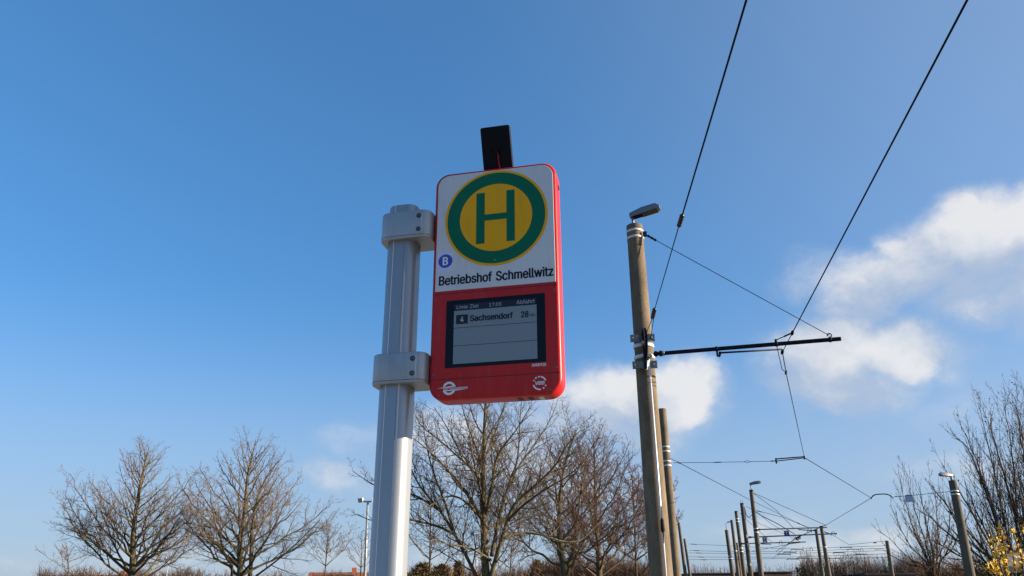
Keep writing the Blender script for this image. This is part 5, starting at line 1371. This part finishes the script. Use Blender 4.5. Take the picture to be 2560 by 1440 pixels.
class Tree:
    def __init__(self, seed, cfg, rmin=.008, sun_twig=True):
        self.rnd = random.Random(seed)
        self.cfg = cfg
        self.wood, self.twig, self.buds = MB(), MB(), MB()
        self.rmin = rmin
        self.bud = 0.0

    def rv(self):
        g = self.rnd.gauss
        return Vector((g(0, 1), g(0, 1), g(0, 1)))

    def guide(self, pts, r0, r1, spawn_from=.12, sides=9, wander=.0):
        P = catmull(pts)
        if wander:
            P = [P[0]] + [p + self.rv() * wander for p in P[1:-1]] + [P[-1]]
        n = len(P)
        R = [max(self.rmin, r0 + (r1 - r0) * (i / (n - 1)) ** .8) for i in range(n)]
        self.wood.tube(P, R, sides)
        self.spawn(P, R, 0, spawn_from)

    def spawn(self, P, R, lev, start):
        if lev >= len(self.cfg):
            return
        c = self.cfg[lev]
        rnd = self.rnd
        seg = [(P[i + 1] - P[i]).length for i in range(len(P) - 1)]
        L = sum(seg)
        n = int(L * (1 - start) * c['n'] + rnd.random())
        ph = rnd.random() * 6.28
        cum = [0]
        for s in seg:
            cum.append(cum[-1] + s)
        j = 0
        for k in range(n):
            t = start + (1 - start) * (k + rnd.random()) / max(1, n)
            s = t * L
            j = 0
            while j < len(seg) - 1 and cum[j + 1] < s:
                j += 1
            f = (s - cum[j]) / max(1e-6, seg[j])
            p = P[j].lerp(P[j + 1], f)
            r = R[j] + (R[j + 1] - R[j]) * f
            d = (P[j + 1] - P[j]).normalized()
            u, w = vperp(d)
            ph += 2.4 + rnd.uniform(-.5, .5)
            ang = radians(rnd.uniform(*c['ang']))
            dd = d * cos(ang) + (u * cos(ph) + w * sin(ph)) * sin(ang)
            dd = (dd + UP * c['lift']).normalized()
            l = min(c.get('max', 99), L * c['len'] * (1.12 - .72 * t) * rnd.uniform(.6, 1.25))
            if l < .06:
                continue
            self.branch(p, dd, l, max(self.rmin, min(r * .62, c['r'] * rnd.uniform(.8, 1.2))), lev)

    def branch(self, p, d, l, r, lev):
        c = self.cfg[lev]
        n = c['seg']
        pts, rad = [p], [r]
        st = l / n
        g = self.rnd.gauss
        wn_, up_ = c['wander'], c['up']
        for i in range(n):
            d = Vector((d.x + g(0, wn_), d.y + g(0, wn_), d.z + g(0, wn_) + up_)).normalized()
            p = p + d * st
            pts.append(p)
            rad.append(max(self.rmin * .55, r * (1 - .8 * (i + 1) / n)))
        (self.wood if lev == 0 and r > .02 else self.twig).tube(pts, rad, c['sides'], caps=False)
        if self.bud and lev == len(self.cfg) - 1 and self.rnd.random() < self.bud:
            for q in pts[1:]:
                s = self.rnd.uniform(.02, .042)
                a = [q + self.rv().normalized() * s for _ in range(4)]
                b = len(self.buds.v)
                self.buds.v.extend(a)
                self.buds.f.extend([(b, b + 1, b + 2), (b, b + 2, b + 3), (b, b + 3, b + 1), (b + 1, b + 3, b + 2)])
        self.spawn(pts, rad, lev + 1, .15)

    def finish(self, name, label, base, mats=('bark', 'twig'), cat='tree', group='bare trees'):
        t = thing(name, label, cat, base, group)
        self.wood.build('trunk', mats[0], t, smooth=True)
        self.twig.build('crown', mats[1], t, smooth=True)
        if self.buds.v:
            b = self.buds.build('buds', 'bud', t)
            b['kind'] = 'stuff'
        return t


def cfg_tree(k=1.0, dens=1.0, up=.10):
    return [dict(n=3.2 * dens / k, len=.36, ang=(28, 58), lift=.10, r=.030 * k, wander=.09, up=up * .55, seg=6, sides=5, max=3.2 * k),
            dict(n=5.2 * dens / k, len=.44, ang=(30, 62), lift=.06, r=.015 * k, wander=.14, up=up * .7, seg=4, sides=4, max=1.4 * k),
            dict(n=11.0 * dens / k, len=.56, ang=(28, 68), lift=.03, r=.0080 * k, wander=.20, up=up, seg=3, sides=3, max=.65 * k)]


def pts_px(L, Y):
    """limb traced as (x, y, depth offset)"""
    return [at(q[0], q[1], Y + (q[2] if len(q) > 2 else 0)) for q in L]


# --- the big tree beside the sign pole
BY = 30
T = Tree(11, cfg_tree(.92, 1.05), .0066)
foot = at(1222, 1440, BY)
foot = Vector((foot.x, foot.y, 0))


def from_foot(first):
    return [foot + Vector((first[0] * .02, 0, 0)), foot.lerp(at(first[0], first[1], BY), .55)]


g = at(1216, 1440, BY)
T.guide([foot, Vector((foot.x * .5 + g.x * .5, BY, g.z * .6))] + pts_px([(1215, 1440), (1209, 1300), (1208, 1180, .2), (1211, 1080, .4), (1214, 1005, .6), (1216, 965, .7)], BY), .24, .02, .30, 12)
LIMBS = [
    ([(1228, 1440, -.1), (1259, 1334, -.4), (1284, 1265, -.6), (1337, 1215, -.9), (1387, 1165, -1.2), (1420, 1110, -1.4), (1452, 1075, -1.5)], .125, .016, .18, True),
    ([(1190, 1440, .1), (1137, 1337, .6), (1100, 1277, 1.0), (1050, 1215, 1.4), (1022, 1159, 1.7), (1012, 1110, 1.9)], .105, .014, .18, True),
    ([(1229, 1390), (1250, 1287, .5), (1275, 1202, .9), (1294, 1146, 1.2), (1300, 1052, 1.6), (1304, 1000, 1.7)], .085, .014, .15, False),
    ([(1214, 1290), (1231, 1209, -.4), (1244, 1140, -.7), (1291, 1074, -1.1), (1330, 1010, -1.4)], .07, .013, .12, False),
    ([(1205, 1295), (1159, 1221, -.8), (1119, 1174, -1.3), (1069, 1124, -1.8), (1025, 1090, -2.2)], .075, .012, .12, False),
    ([(1207, 1240), (1195, 1206, .4), (1169, 1156, .9), (1147, 1124, 1.2), (1112, 1059, 1.7), (1085, 1018, 2.0)], .062, .012, .12, False),
    ([(1206, 1300), (1166, 1256, -1.0), (1128, 1240, -1.5), (1087, 1256, -2.0), (1040, 1290, -2.5)], .06, .012, .15, False),
    ([(1259, 1345, -.4), (1306, 1332, .3), (1353, 1337, .8), (1400, 1352, 1.2), (1447, 1352, 1.6), (1478, 1327, 1.9), (1512, 1292, 2.2)], .062, .012, .15, False),
    ([(1137, 1337, .6), (1100, 1318, .2), (1040, 1302, -.3), (1003, 1298, -.6), (935, 1302, -1.0), (893, 1285, -1.2)], .055, .012, .2, False),
    ([(1100, 1277, 1.0), (1040, 1240, 1.5), (985, 1228, 1.9), (935, 1212, 2.3), (882, 1178, 2.6)], .055, .012, .2, False),
    ([(1270, 1300, -.5), (1310, 1262, -1.4), (1365, 1222, -2.0), (1420, 1190, -2.6), (1462, 1150, -3.0)], .06, .012, .15, False),
    ([(1208, 1180, .2), (1190, 1120, 1.0), (1165, 1050, 1.6), (1150, 995, 2.0)], .05, .012, .12, False),
    ([(1209, 1150, .2), (1235, 1090, .8), (1255, 1030, 1.2), (1268, 985, 1.5)], .05, .012, .12, False),
    ([(1209, 1210, .2), (1175, 1170, 1.6), (1110, 1110, 2.4), (1050, 1060, 3.0), (1030, 1010, 3.3)], .05, .012, .12, False),
    ([(1280, 1190, .9), (1330, 1120, 1.7), (1370, 1060, 2.3), (1392, 1010, 2.6)], .05, .012, .12, False),
    ([(1228, 1400), (1180, 1372, -1.6), (1120, 1360, -2.6), (1060, 1352, -3.2)], .045, .011, .15, False),
    ([(1211, 1330), (1250, 1300, 2.0), (1310, 1260, 3.2), (1350, 1190, 3.9), (1372, 1120, 4.3)], .055, .012, .15, False),
    ([(1210, 1260), (1195, 1200, -1.6), (1180, 1130, -2.6), (1170, 1050, -3.2)], .055, .012, .15, False),
    ([(1137, 1337, .6), (1110, 1250, .9), (1080, 1170, 1.1), (1062, 1090, 1.3), (1055, 1030, 1.4)], .06, .012, .15, False),
]
for (pl, r0_, r1_, sf, rooted) in LIMBS:
    P = pts_px(pl, BY)
    if rooted:
        P = [foot + Vector((.0, 0, .25)), foot.lerp(P[0], .6)] + P
    T.guide(P, r0_, r1_, sf)
T.finish('bare_tree', 'large bare multi-stemmed tree whose crown reaches up behind the red sign', foot)


def lime(label, seed, base_px, top_px, Y, halfw, low_px, k=1.0, dens=1.0, mats=('bark', 'twig'), nlimb=24, rtrunk=.20, rmin=.011,
         lean=0.0, trunk_mid=None, pointed=1.0, twin=None, group='bare trees', extra=()):
    """tree with a leader and ascending limbs; halfw is the crown half width in metres, low_px the height where limbs begin"""
    T = Tree(seed, cfg_tree(k, dens), rmin)
    rnd = random.Random(seed * 7 + 1)
    top = at(*top_px, Y)
    low = at(*base_px, Y)
    ft = Vector((low.x, low.y, 0))
    mids = [at(x, y, Y) for x, y in (trunk_mid or [])]
    lead = catmull([ft, low] + mids + [top] if not trunk_mid else [ft, low] + mids + [top], 5)
    R = [max(rmin, rtrunk * (1 - .93 * (i / (len(lead) - 1)) ** .9)) for i in range(len(lead))]
    T.wood.tube(lead, R, 10)
    zl = at(base_px[0], low_px, Y).z
    H = top.z - zl
    ga = rnd.random() * 6
    for i in range(nlimb):
        h = ((i + rnd.random()) / nlimb) ** 1.15
        z = zl + H * h * .93
        jj = min(range(len(lead)), key=lambda q: abs(lead[q].z - z))
        p = lead[jj]
        ga += 2.4 + rnd.uniform(-.3, .3)
        prof = (1 - h) ** (.95 * pointed) * (.80 + .3 * rnd.random()) + .05
        out = halfw * prof
        rise = min(out * rnd.uniform(.50, .85) * (1 + .9 * h) + .2, (top.z - z) * .80 + .15)
        a = Vector((cos(ga), sin(ga), 0))
        P = [p, p + a * (out * .35) + UP * (rise * .28), p + a * (out * .72) + UP * (rise * .66), p + a * out + UP * rise * 1.05]
        T.guide(P, max(.02, min(R[jj] * .55, .024 + .028 * out * .5)), .010, .26, 6, wander=.010 * out)
    if twin:
        P = [ft + Vector((.3, 0, 0))] + [at(x, y, Y + .5) for x, y in twin]
        T.guide(P, rtrunk * .8, .02, .25, 8)
    for ex_, r_ in extra:
        T.guide([at(x, y, Y + dz) for x, y, dz in ex_], r_, .012, .15, 7)
    T.spawn(lead, R, 0, .70)
    return T.finish('bare_tree', label, ft, mats, group=group)


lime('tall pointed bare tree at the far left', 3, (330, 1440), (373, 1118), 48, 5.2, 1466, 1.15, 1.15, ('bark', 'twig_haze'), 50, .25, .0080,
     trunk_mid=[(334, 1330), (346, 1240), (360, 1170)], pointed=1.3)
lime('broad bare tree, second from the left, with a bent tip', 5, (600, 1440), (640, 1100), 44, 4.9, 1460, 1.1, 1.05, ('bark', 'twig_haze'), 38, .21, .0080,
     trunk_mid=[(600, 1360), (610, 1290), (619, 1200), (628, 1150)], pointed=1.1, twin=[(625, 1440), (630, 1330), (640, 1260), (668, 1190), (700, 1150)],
     extra=[([(598, 1392, 0), (560, 1330, -.6), (515, 1270, -1.1), (470, 1222, -1.5)], .06), ([(640, 1440, 0), (700, 1395, -.8), (755, 1345, -1.4), (800, 1300, -1.8)], .06),
            ([(596, 1420, 0), (540, 1370, .6), (490, 1330, 1.0), (452, 1298, 1.3)], .05), ([(602, 1320, 0), (575, 1260, .5), (552, 1215, .9), (540, 1200, 1.0)], .045)])
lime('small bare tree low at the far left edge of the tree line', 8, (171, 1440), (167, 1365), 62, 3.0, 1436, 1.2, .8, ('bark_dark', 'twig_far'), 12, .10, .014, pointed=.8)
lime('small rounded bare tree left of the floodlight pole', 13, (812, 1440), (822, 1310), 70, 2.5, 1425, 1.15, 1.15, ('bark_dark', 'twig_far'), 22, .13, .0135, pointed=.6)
lime('bare tree low behind the left limbs of the big tree', 17, (1074, 1440), (1078, 1225), 50, 3.0, 1428, 1.15, 1.2, ('bark_dark', 'twig_red'), 20, .15, .0095, pointed=.65)
lime('bare forked tree just right of the big tree', 21, (1412, 1440), (1440, 1075), 40, 4.0, 1450, 1.0, 1.25, ('bark', 'twig_red'), 28, .22, .0075,
     trunk_mid=[(1403, 1379), (1397, 1310), (1405, 1200), (1425, 1120)], pointed=.7, twin=[(1418, 1429), (1434, 1379), (1441, 1320), (1452, 1230), (1470, 1130)])
lime('dense pointed bare tree left of the near concrete mast', 24, (1498, 1440), (1484, 1090), 45, 4.2, 1455, 1.05, 1.35, ('bark_dark', 'twig_red'), 34, .24, .0075,
     trunk_mid=[(1496, 1380), (1490, 1290), (1487, 1190)], pointed=.62)
lime('reddish bushy tree pressed against the left side of the near mast', 27, (1592, 1450), (1580, 1180), 52, 3.4, 1436, 1.15, 1.5, ('bark_dark', 'twig_red'), 34, .15, .0125, pointed=.5)
lime('reddish low tree seen between the stems of the big tree', 31, (1275, 1445), (1282, 1325), 58, 2.6, 1436, 1.2, 1.0, ('bark_dark', 'twig_red'), 18, .12, .0135, pointed=.5)
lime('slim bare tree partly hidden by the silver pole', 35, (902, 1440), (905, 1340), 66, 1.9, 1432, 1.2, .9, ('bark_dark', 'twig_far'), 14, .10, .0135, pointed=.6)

# --- bare shrubs with buds at the right
WC = [dict(n=3.4, len=.34, ang=(16, 40), lift=.30, r=.020, wander=.07, up=.07, seg=6, sides=4, max=2.2),
      dict(n=5.0, len=.36, ang=(20, 48), lift=.25, r=.0105, wander=.12, up=.08, seg=4, sides=3, max=.8),
      dict(n=6.0, len=.40, ang=(25, 55), lift=.10, r=.0065, wander=.18, up=.05, seg=3, sides=3, max=.25)]

WC2 = [dict(c, n=c['n'] * .80, r=c['r'] * 1.35, max=c['max'] * 1.6) for c in WC]


def shrub(label, seed, Y, stems, base_px, r0_, mats=('bark_dark', 'twig'), bud=.25, rmin=.0062, cfg=WC):
    T = Tree(seed, cfg, rmin)
    T.bud = bud
    b = at(*base_px, Y)
    ft = Vector((b.x, b.y, 0))
    rnd = random.Random(seed)
    for i, st in enumerate(stems):
        off = Vector((rnd.uniform(-.25, .25), rnd.uniform(-.25, .25), 0))
        dz = rnd.uniform(-1.3, 1.3)
        P = [ft + off] + [at(x, y, Y + dz * (j + 1) / len(st)) for j, (x, y) in enumerate(st)]
        T.guide(P, r0_ * rnd.uniform(.8, 1.15), .008, .22, 7, wander=.02)
    return T.finish('bare_shrub', label, ft, mats, 'shrub', 'bare shrubs by the tracks')


shrub('tall bare shrub fanning up along the right edge, above the yellow blossoms', 41, 37, [
    [(2520, 1400), (2480, 1260), (2430, 1120), (2402, 1067)],
    [(2530, 1400), (2500, 1250), (2468, 1100), (2449, 1017)],
    [(2545, 1400), (2540, 1250), (2525, 1100), (2508, 1007)],
    [(2560, 1400), (2565, 1240), (2555, 1090), (2537, 994)],
    [(2580, 1400), (2590, 1240), (2585, 1080), (2572, 982)],
    [(2600, 1400), (2625, 1240), (2640, 1080), (2646, 992)],
    [(2620, 1400), (2665, 1260), (2700, 1120), (2726, 1042)],
    [(2500, 1410), (2440, 1300), (2380, 1200), (2351, 1152)],
    [(2490, 1410), (2410, 1320), (2345, 1235), (2318, 1202)],
    [(2480, 1420), (2390, 1350), (2320, 1290), (2288, 1272)],
    [(2480, 1430), (2400, 1390), (2330, 1350), (2296, 1342)],
    [(2510, 1380), (2465, 1230), (2418, 1120), (2378, 1092)],
    [(2550, 1380), (2520, 1220), (2480, 1080), (2476, 1032)],
    [(2575, 1380), (2575, 1220), (2548, 1080), (2551, 1017)],
    [(2495, 1420), (2420, 1350), (2370, 1270), (2356, 1227)],
    [(2515, 1400), (2460, 1320), (2425, 1240), (2411, 1202)],
    [(2470, 1430), (2420, 1400), (2380, 1370), (2356, 1362)],
    [(2490, 1420), (2455, 1360), (2440, 1290), (2442, 1252)],
    [(2530, 1400), (2515, 1320), (2500, 1240), (2498, 1202)],
    [(2550, 1420), (2560, 1340), (2530, 1240), (2521, 1162)],
    [(2460, 1440), (2400, 1420), (2350, 1405), (2316, 1427)],
], (2545, 1490), .075, rmin=.0080, cfg=WC2)
shrub('smaller bare shrub behind the span wire plate at right', 43, 41, [
    [(2325, 1420), (2290, 1340), (2262, 1250), (2246, 1180)],
    [(2330, 1420), (2305, 1330), (2280, 1250), (2268, 1185)],
    [(2335, 1420), (2320, 1330), (2305, 1255), (2296, 1205)],
    [(2325, 1425), (2280, 1370), (2246, 1310), (2226, 1262)],
    [(2322, 1430), (2270, 1395), (2228, 1350), (2195, 1325)],
    [(2340, 1420), (2345, 1340), (2340, 1270), (2335, 1215)],
    [(2345, 1420), (2365, 1350), (2375, 1280), (2378, 1230)],
    [(2320, 1432), (2265, 1410), (2225, 1385), (2200, 1372)],
    [(2345, 1425), (2380, 1370), (2410, 1310), (2428, 1265)],
    [(2330, 1422), (2300, 1360), (2270, 1310), (2252, 1275)],
], (2335, 1480), .05, ('bark_dark', 'twig'), .3, .0095, WC2)

# --- forsythia in front of the shelter
fr = random.Random(77)
fy = 9.4
fb = at(2530, 1500, fy)
ft = Vector((fb.x, fb.y, 0))
fors = thing('forsythia_bush', 'yellow blossoming bush at the bottom right corner', 'bush', ft)
stems, bl = MB(), MB()
SH_ = [[(2520, 1440), (2500, 1380), (2488, 1338)], [(2510, 1440), (2490, 1390), (2476, 1350)], [(2505, 1450), (2482, 1425), (2464, 1412)],
       [(2560, 1440), (2545, 1370), (2528, 1322)], [(2522, 1440), (2516, 1390), (2505, 1345), (2497, 1325)], [(2580, 1440), (2572, 1370), (2561, 1310)],
       [(2540, 1450), (2536, 1415), (2531, 1378)], [(2556, 1445), (2557, 1410), (2553, 1385)], [(2520, 1455), (2512, 1425), (2508, 1400)],
       [(2500, 1455), (2494, 1430), (2490, 1408)], [(2600, 1440), (2640, 1370), (2650, 1320)]]
for st in SH_:
    dz = fr.uniform(-.35, .35)
    P = catmull([ft + Vector((fr.uniform(-.15, .15), fr.uniform(-.15, .15), 0))] + [at(x, y, fy + dz) for x, y in st], 6)
    n = len(P)
    stems.tube(P, [.010 * (1 - .7 * i / n) + .002 for i in range(n)], 5)
    for i in range(int(n * .35), n):
        for _ in range(3):
            c = P[i] + Vector((fr.gauss(0, .020), fr.gauss(0, .020), fr.gauss(0, .035)))
            ax = (Vector((fr.gauss(0, 1), fr.gauss(0, 1), fr.gauss(0, 1)))).normalized()
            u, w = vperp(ax)
            for q in range(4):                         # four petals
                a = q * pi / 2 + fr.random() * .3
                e = u * cos(a) + w * sin(a)
                s_ = u * -sin(a) + w * cos(a)
                L = fr.uniform(.019, .029)
                b = len(bl.v)
                bl.v.extend([c, c + e * L * .6 + s_ * L * .30 + ax * .004, c + e * L + ax * .006, c + e * L * .6 - s_ * L * .30 + ax * .004])
                bl.f.append((b, b + 1, b + 2, b + 3))
stems.build('stems', 'stem', fors, smooth=True)
o = bl.build('blossoms', 'blossom', fors)
o['kind'] = 'stuff'

# --- shelter with a curved grey roof behind the blossoms
sy = 16.0
sc0 = at(2500, 1416, sy)
shel = thing('tram_shelter', 'grey curved shelter roof behind the yellow bush at the right edge', 'shelter', Vector((sc0.x, sc0.y, 0)))
topz = at(2520, 1372, sy).z
prof = []
Wd, Ht = 2.4, topz - sc0.z
for i in range(17):
    a = pi * i / 16
    prof.append((-cos(a) * abs(cos(a)) ** -.35 if abs(cos(a)) > 1e-6 else 0, sin(a) ** .62))
x0s = sc0.x
mb = MB()
ringA = [Vector((x0s + Wd * (p[0] + 1) / 2, sy, sc0.z + Ht * p[1])) for p in prof]
ringB = [v + Vector((2.2, 3.2, 0)) for v in ringA]
mb.loft([ringA, ringB], caps=True)
mb.build('roof', 'acrylic', shel, auto=30)
mb = MB()
mb.box(Vector((x0s + Wd / 2, sy - .01, sc0.z - .06)), X, Yv, UP, Wd / 2 + .02, .05, .055)
mb.build('beam', 'frame_dark', shel)
mb = MB()
mb.box(Vector((x0s + Wd / 2 + 2.2, sy + 3.2, sc0.z - .06)), X, Yv, UP, Wd / 2 + .02, .05, .055)
mb.build('beam', 'frame_dark', shel)
mb = MB()
mb.tube([ringA[i] - Yv * .015 for i in range(17)], .022, 6)
mb.build('arch', 'frame_dark', shel)
for dx, dy in ((.08, 0), (Wd - .08, 0), (2.28, 3.2), (Wd + 2.12, 3.2)):
    mb = MB()
    mb.box(Vector((x0s + dx, sy + dy, (sc0.z - .115) / 2)), X, Yv, UP, .04, .04, (sc0.z - .115) / 2)
    mb.build('post', 'frame_dark', shel)
mb = MB()
mb.box(Vector((x0s + Wd / 2 + 2.2, sy + 3.2, (sc0.z - .2) / 2 + .05)), X, Yv, UP, Wd / 2 - .12, .008, (sc0.z - .3) / 2)
mb.build('back_panel', 'acrylic', shel)


# --- conifers, houses and the depot behind
def conifer(label, seed, base_px, top_px, Y, rad, mat='thuja', n=900):
    rnd = random.Random(seed)
    top, b = at(*top_px, Y), at(*base_px, Y)
    ft = Vector((b.x, b.y, 0))
    t = thing('evergreen', label, 'evergreen', ft, 'evergreens behind the trees')
    mb = MB()
    mb.tube([ft, ft.lerp(Vector((top.x, top.y, top.z)), .9)], [.14, .03], 7)
    mb.build('trunk', 'bark_dark', t)
    mb = MB()
    for _ in range(n):
        h = rnd.random() ** .8
        z = .6 + (top.z - .6) * h
        a = rnd.random() * 6.28
        rr = rad * (1 - h) ** .55 * rnd.uniform(.35, 1.15) + .03
        c = Vector((ft.x + (top.x - ft.x) * h + cos(a) * rr, ft.y + sin(a) * rr, z))
        d = Vector((cos(a), sin(a), rnd.uniform(.1, 1.3))).normalized()
        s_ = d.cross(UP).normalized() * rnd.uniform(.05, .11)
        L = rnd.uniform(.18, .42)
        mb.poly([c - s_, c + d * L * .5 - s_ * .6, c + d * L, c + d * L * .5 + s_ * .6, c + s_])
    mb.build('crown', mat, t)


conifer('brown-green conifer low in front of the red roof, left of the big tree', 51, (1060, 1440), (1058, 1410), 60, 2.0)
conifer('wide brownish evergreen between the big tree and its left limb', 52, (1105, 1440), (1106, 1414), 58, 1.9)
conifer('narrow dark conifer just right of the leaning left limb', 53, (1146, 1440), (1146, 1406), 64, .8)
conifer('dark conifer tip low between the big tree and the forked tree', 54, (1340, 1440), (1343, 1405), 62, 1.0)
conifer('small dark evergreen left of the distant brown depot thicket', 55, (1992, 1440), (1993, 1420), 118, 1.1, 'thuja', 400)
conifer('small dark evergreen just right of its twin by the thicket', 56, (2008, 1440), (2008, 1419), 116, 1.0, 'thuja', 400)


def house(label, x_px, y_ridge, Y, half_w, half_d, eave_drop, wall, roof, yaw=0.0, dormer=False):
    ridge = at(x_px, y_ridge, Y)
    ft = Vector((ridge.x, ridge.y, 0))
    t = thing('brick_house', label, 'house', ft, 'houses behind the trees')
    a = Vector((cos(yaw), sin(yaw), 0))
    b = Vector((-sin(yaw), cos(yaw), 0))
    ez = ridge.z - eave_drop
    mb = MB()
    mb.box(Vector((ft.x, ft.y, ez / 2)), a, b, UP, half_w, half_d, ez / 2)
    c = Vector((ft.x, ft.y, 0))
    for s_ in (-1, 1):
        mb.poly([c + a * (s_ * half_w) - b * half_d + UP * ez, c + a * (s_ * half_w) + b * half_d + UP * ez, c + a * (s_ * half_w) + UP * (ridge.z - .12)])
    mb.build('wall', wall, t)
    for s_ in (-1, 1):
        mb = MB()
        p0, p1 = c + UP * ridge.z, c + b * (s_ * (half_d + .35)) + UP * (ez - .12)
        n_ = ((p1 - p0).cross(a)).normalized()
        if n_.z < 0:
            n_ = -n_
        w_ = half_w + .25
        mb.loft([[p0 - a * w_, p0 + a * w_, p1 + a * w_, p1 - a * w_], [q + n_ * .12 for q in (p0 - a * w_, p0 + a * w_, p1 + a * w_, p1 - a * w_)]])
        rf = mb.build('roof', roof, t)
    mb = MB()
    mb.box(c + a * (half_w * .45) + UP * (ridge.z + .1), a, b, UP, .28, .28, .5)
    mb.build('chimney', 'brick_red', t)
    if dormer:
        mb = MB()
        mb.box(c - b * (half_d * .42) + UP * (ez + eave_drop * .60), a, b, UP, half_w * .50, half_d * .40, eave_drop * .34)
        mb.build('dormer', 'roof_dark', t)
    for dx in (-.5, 0, .5):
        mb = MB()
        mb.box(c + a * (half_w * dx) - b * (half_d + .01) + UP * (ez * .55), a, b, UP, .5, .03, .6)
        mb.build('window', 'roof_dark', t)


house('orange brick house with a dark dormer at the foot of the small rounded tree', 852, 1433, 95, 3.4, 4.0, 3.2, 'brick_red', 'roof_tile', .15, True)
house('low house with a red roof left of the big tree trunk', 1040, 1434, 92, 2.6, 3.5, 2.6, 'brick_brown', 'roof_tile', -.2)
house('low reddish roof under the leftmost tall tree', 250, 1440, 100, 6.0, 4.0, 2.6, 'brick_brown', 'roof_tile', .1)


def hall(label, xa, xb, y, Y, depth, mat='shed', parapet=()):
    A, B = at(xa, y, Y), at(xb, y, Y)
    c = (A + B) / 2
    t = thing('depot_hall', label, 'hall', Vector((c.x, c.y, 0)), 'flat brown halls')
    w = (B - A).length / 2
    h = (A.z + B.z) / 2
    mb = MB()
    mb.box(Vector((c.x, Y + depth / 2, h / 2)), X, Yv, UP, w, depth / 2, h / 2)
    wl = mb.build('wall', mat, t)
    mb = MB()
    mb.box(Vector((c.x, Y + depth / 2, h + .06)), X, Yv, UP, w + .15, depth / 2 + .15, .06)
    mb.build('roof_edge', 'roof_dark', t)
    k = max(3, int(w / 2.2))
    for i in range(k):
        x = c.x - w + (i + .5) * 2 * w / k
        mb = MB()
        mb.box(Vector((x, Y - .02, h * .45)), X, Yv, UP, w / k * .62, .03, h * .3)
        mb.build('window', 'roof_dark', t)


hall('long flat brown depot hall low behind the distant masts', 1733, 1900, 1434, 125, 14)
hall('slightly taller brown hall section at the right end of the depot', 1902, 1980, 1431, 124, 14)
hall('low brown shed behind the lone distant mast', 2165, 2300, 1436, 110, 8)


def thicket(name, label, x0, x1, Y, ytop, jitter, n, seed, mat='thicket', lean=.12):
    rnd = random.Random(seed)
    mb = MB()
    for i in range(n):
        x = rnd.uniform(x0, x1)
        YY = Y + rnd.uniform(-3, 3)
        tp = at(x, ytop - jitter * rnd.random() ** 2.2 + jitter * .55 * rnd.random() + 6 * sin(x * .05 + seed), YY)
        b = Vector((tp.x + rnd.gauss(0, .5), tp.y, 0))
        mid = b.lerp(tp, .55) + Vector((rnd.gauss(0, .16), 0, 0))
        r = rnd.uniform(.014, .028)
        mb.tube([b, mid, tp], [r * 1.3, r, r * .45], 3, caps=False)
        for _ in range(4):
            q = b.lerp(tp, rnd.uniform(.4, .95))
            mb.tube([q, q + Vector((rnd.gauss(0, .45), rnd.gauss(0, .3), rnd.uniform(.2, .8)))], [r * .7, r * .35], 3, caps=False)
    o = mb.build(name, mat)
    o['kind'] = 'stuff'
    o['label'] = label
    o['category'] = 'thicket'
    return o


thicket('thicket', 'brown leafless thicket along the horizon right of the depot hall', 2000, 2330, 118, 1405, 34, 1500, 61)
thicket('thicket', 'thin brown scrub on the horizon around the distant masts', 1728, 2000, 140, 1422, 22, 420, 62)
thicket('thicket', 'low brown hedge under the trees at the far left', 95, 520, 70, 1436, 22, 900, 63)
thicket('thicket', 'low brown hedge between the left trees and the sign pole', 520, 930, 85, 1443, 18, 600, 64)
thicket('thicket', 'reddish low hedge beneath the trees behind the big tree', 1000, 1330, 72, 1433, 24, 900, 65)
thicket('thicket', 'dense reddish scrub at the foot of the trees beside the near mast', 1330, 1640, 62, 1412, 34, 1100, 66)
thicket('thicket', 'dark scrub at the foot of the right shrubs', 2300, 2600, 46, 1425, 26, 700, 67)
for i, (x, y0) in enumerate(((2125, 1402), (2134, 1402), (2161, 1401), (2113, 1403))):
    tp = at(x, y0, 112)
    b = Vector((tp.x, tp.y, 0))
    mb = MB()
    mb.tube([b, tp], [.07, .05], 6)
    o = mb.build('far_pole', 'dark_steel', origin=b)
    tag(o, ['thin far pole rising from the thicket, second from the left of four', 'thin far pole rising from the thicket, third from the left of four',
            'thin far pole rising from the thicket, rightmost of four', 'thin far pole rising from the thicket, leftmost of four'][i], 'pole', 'thin far poles')
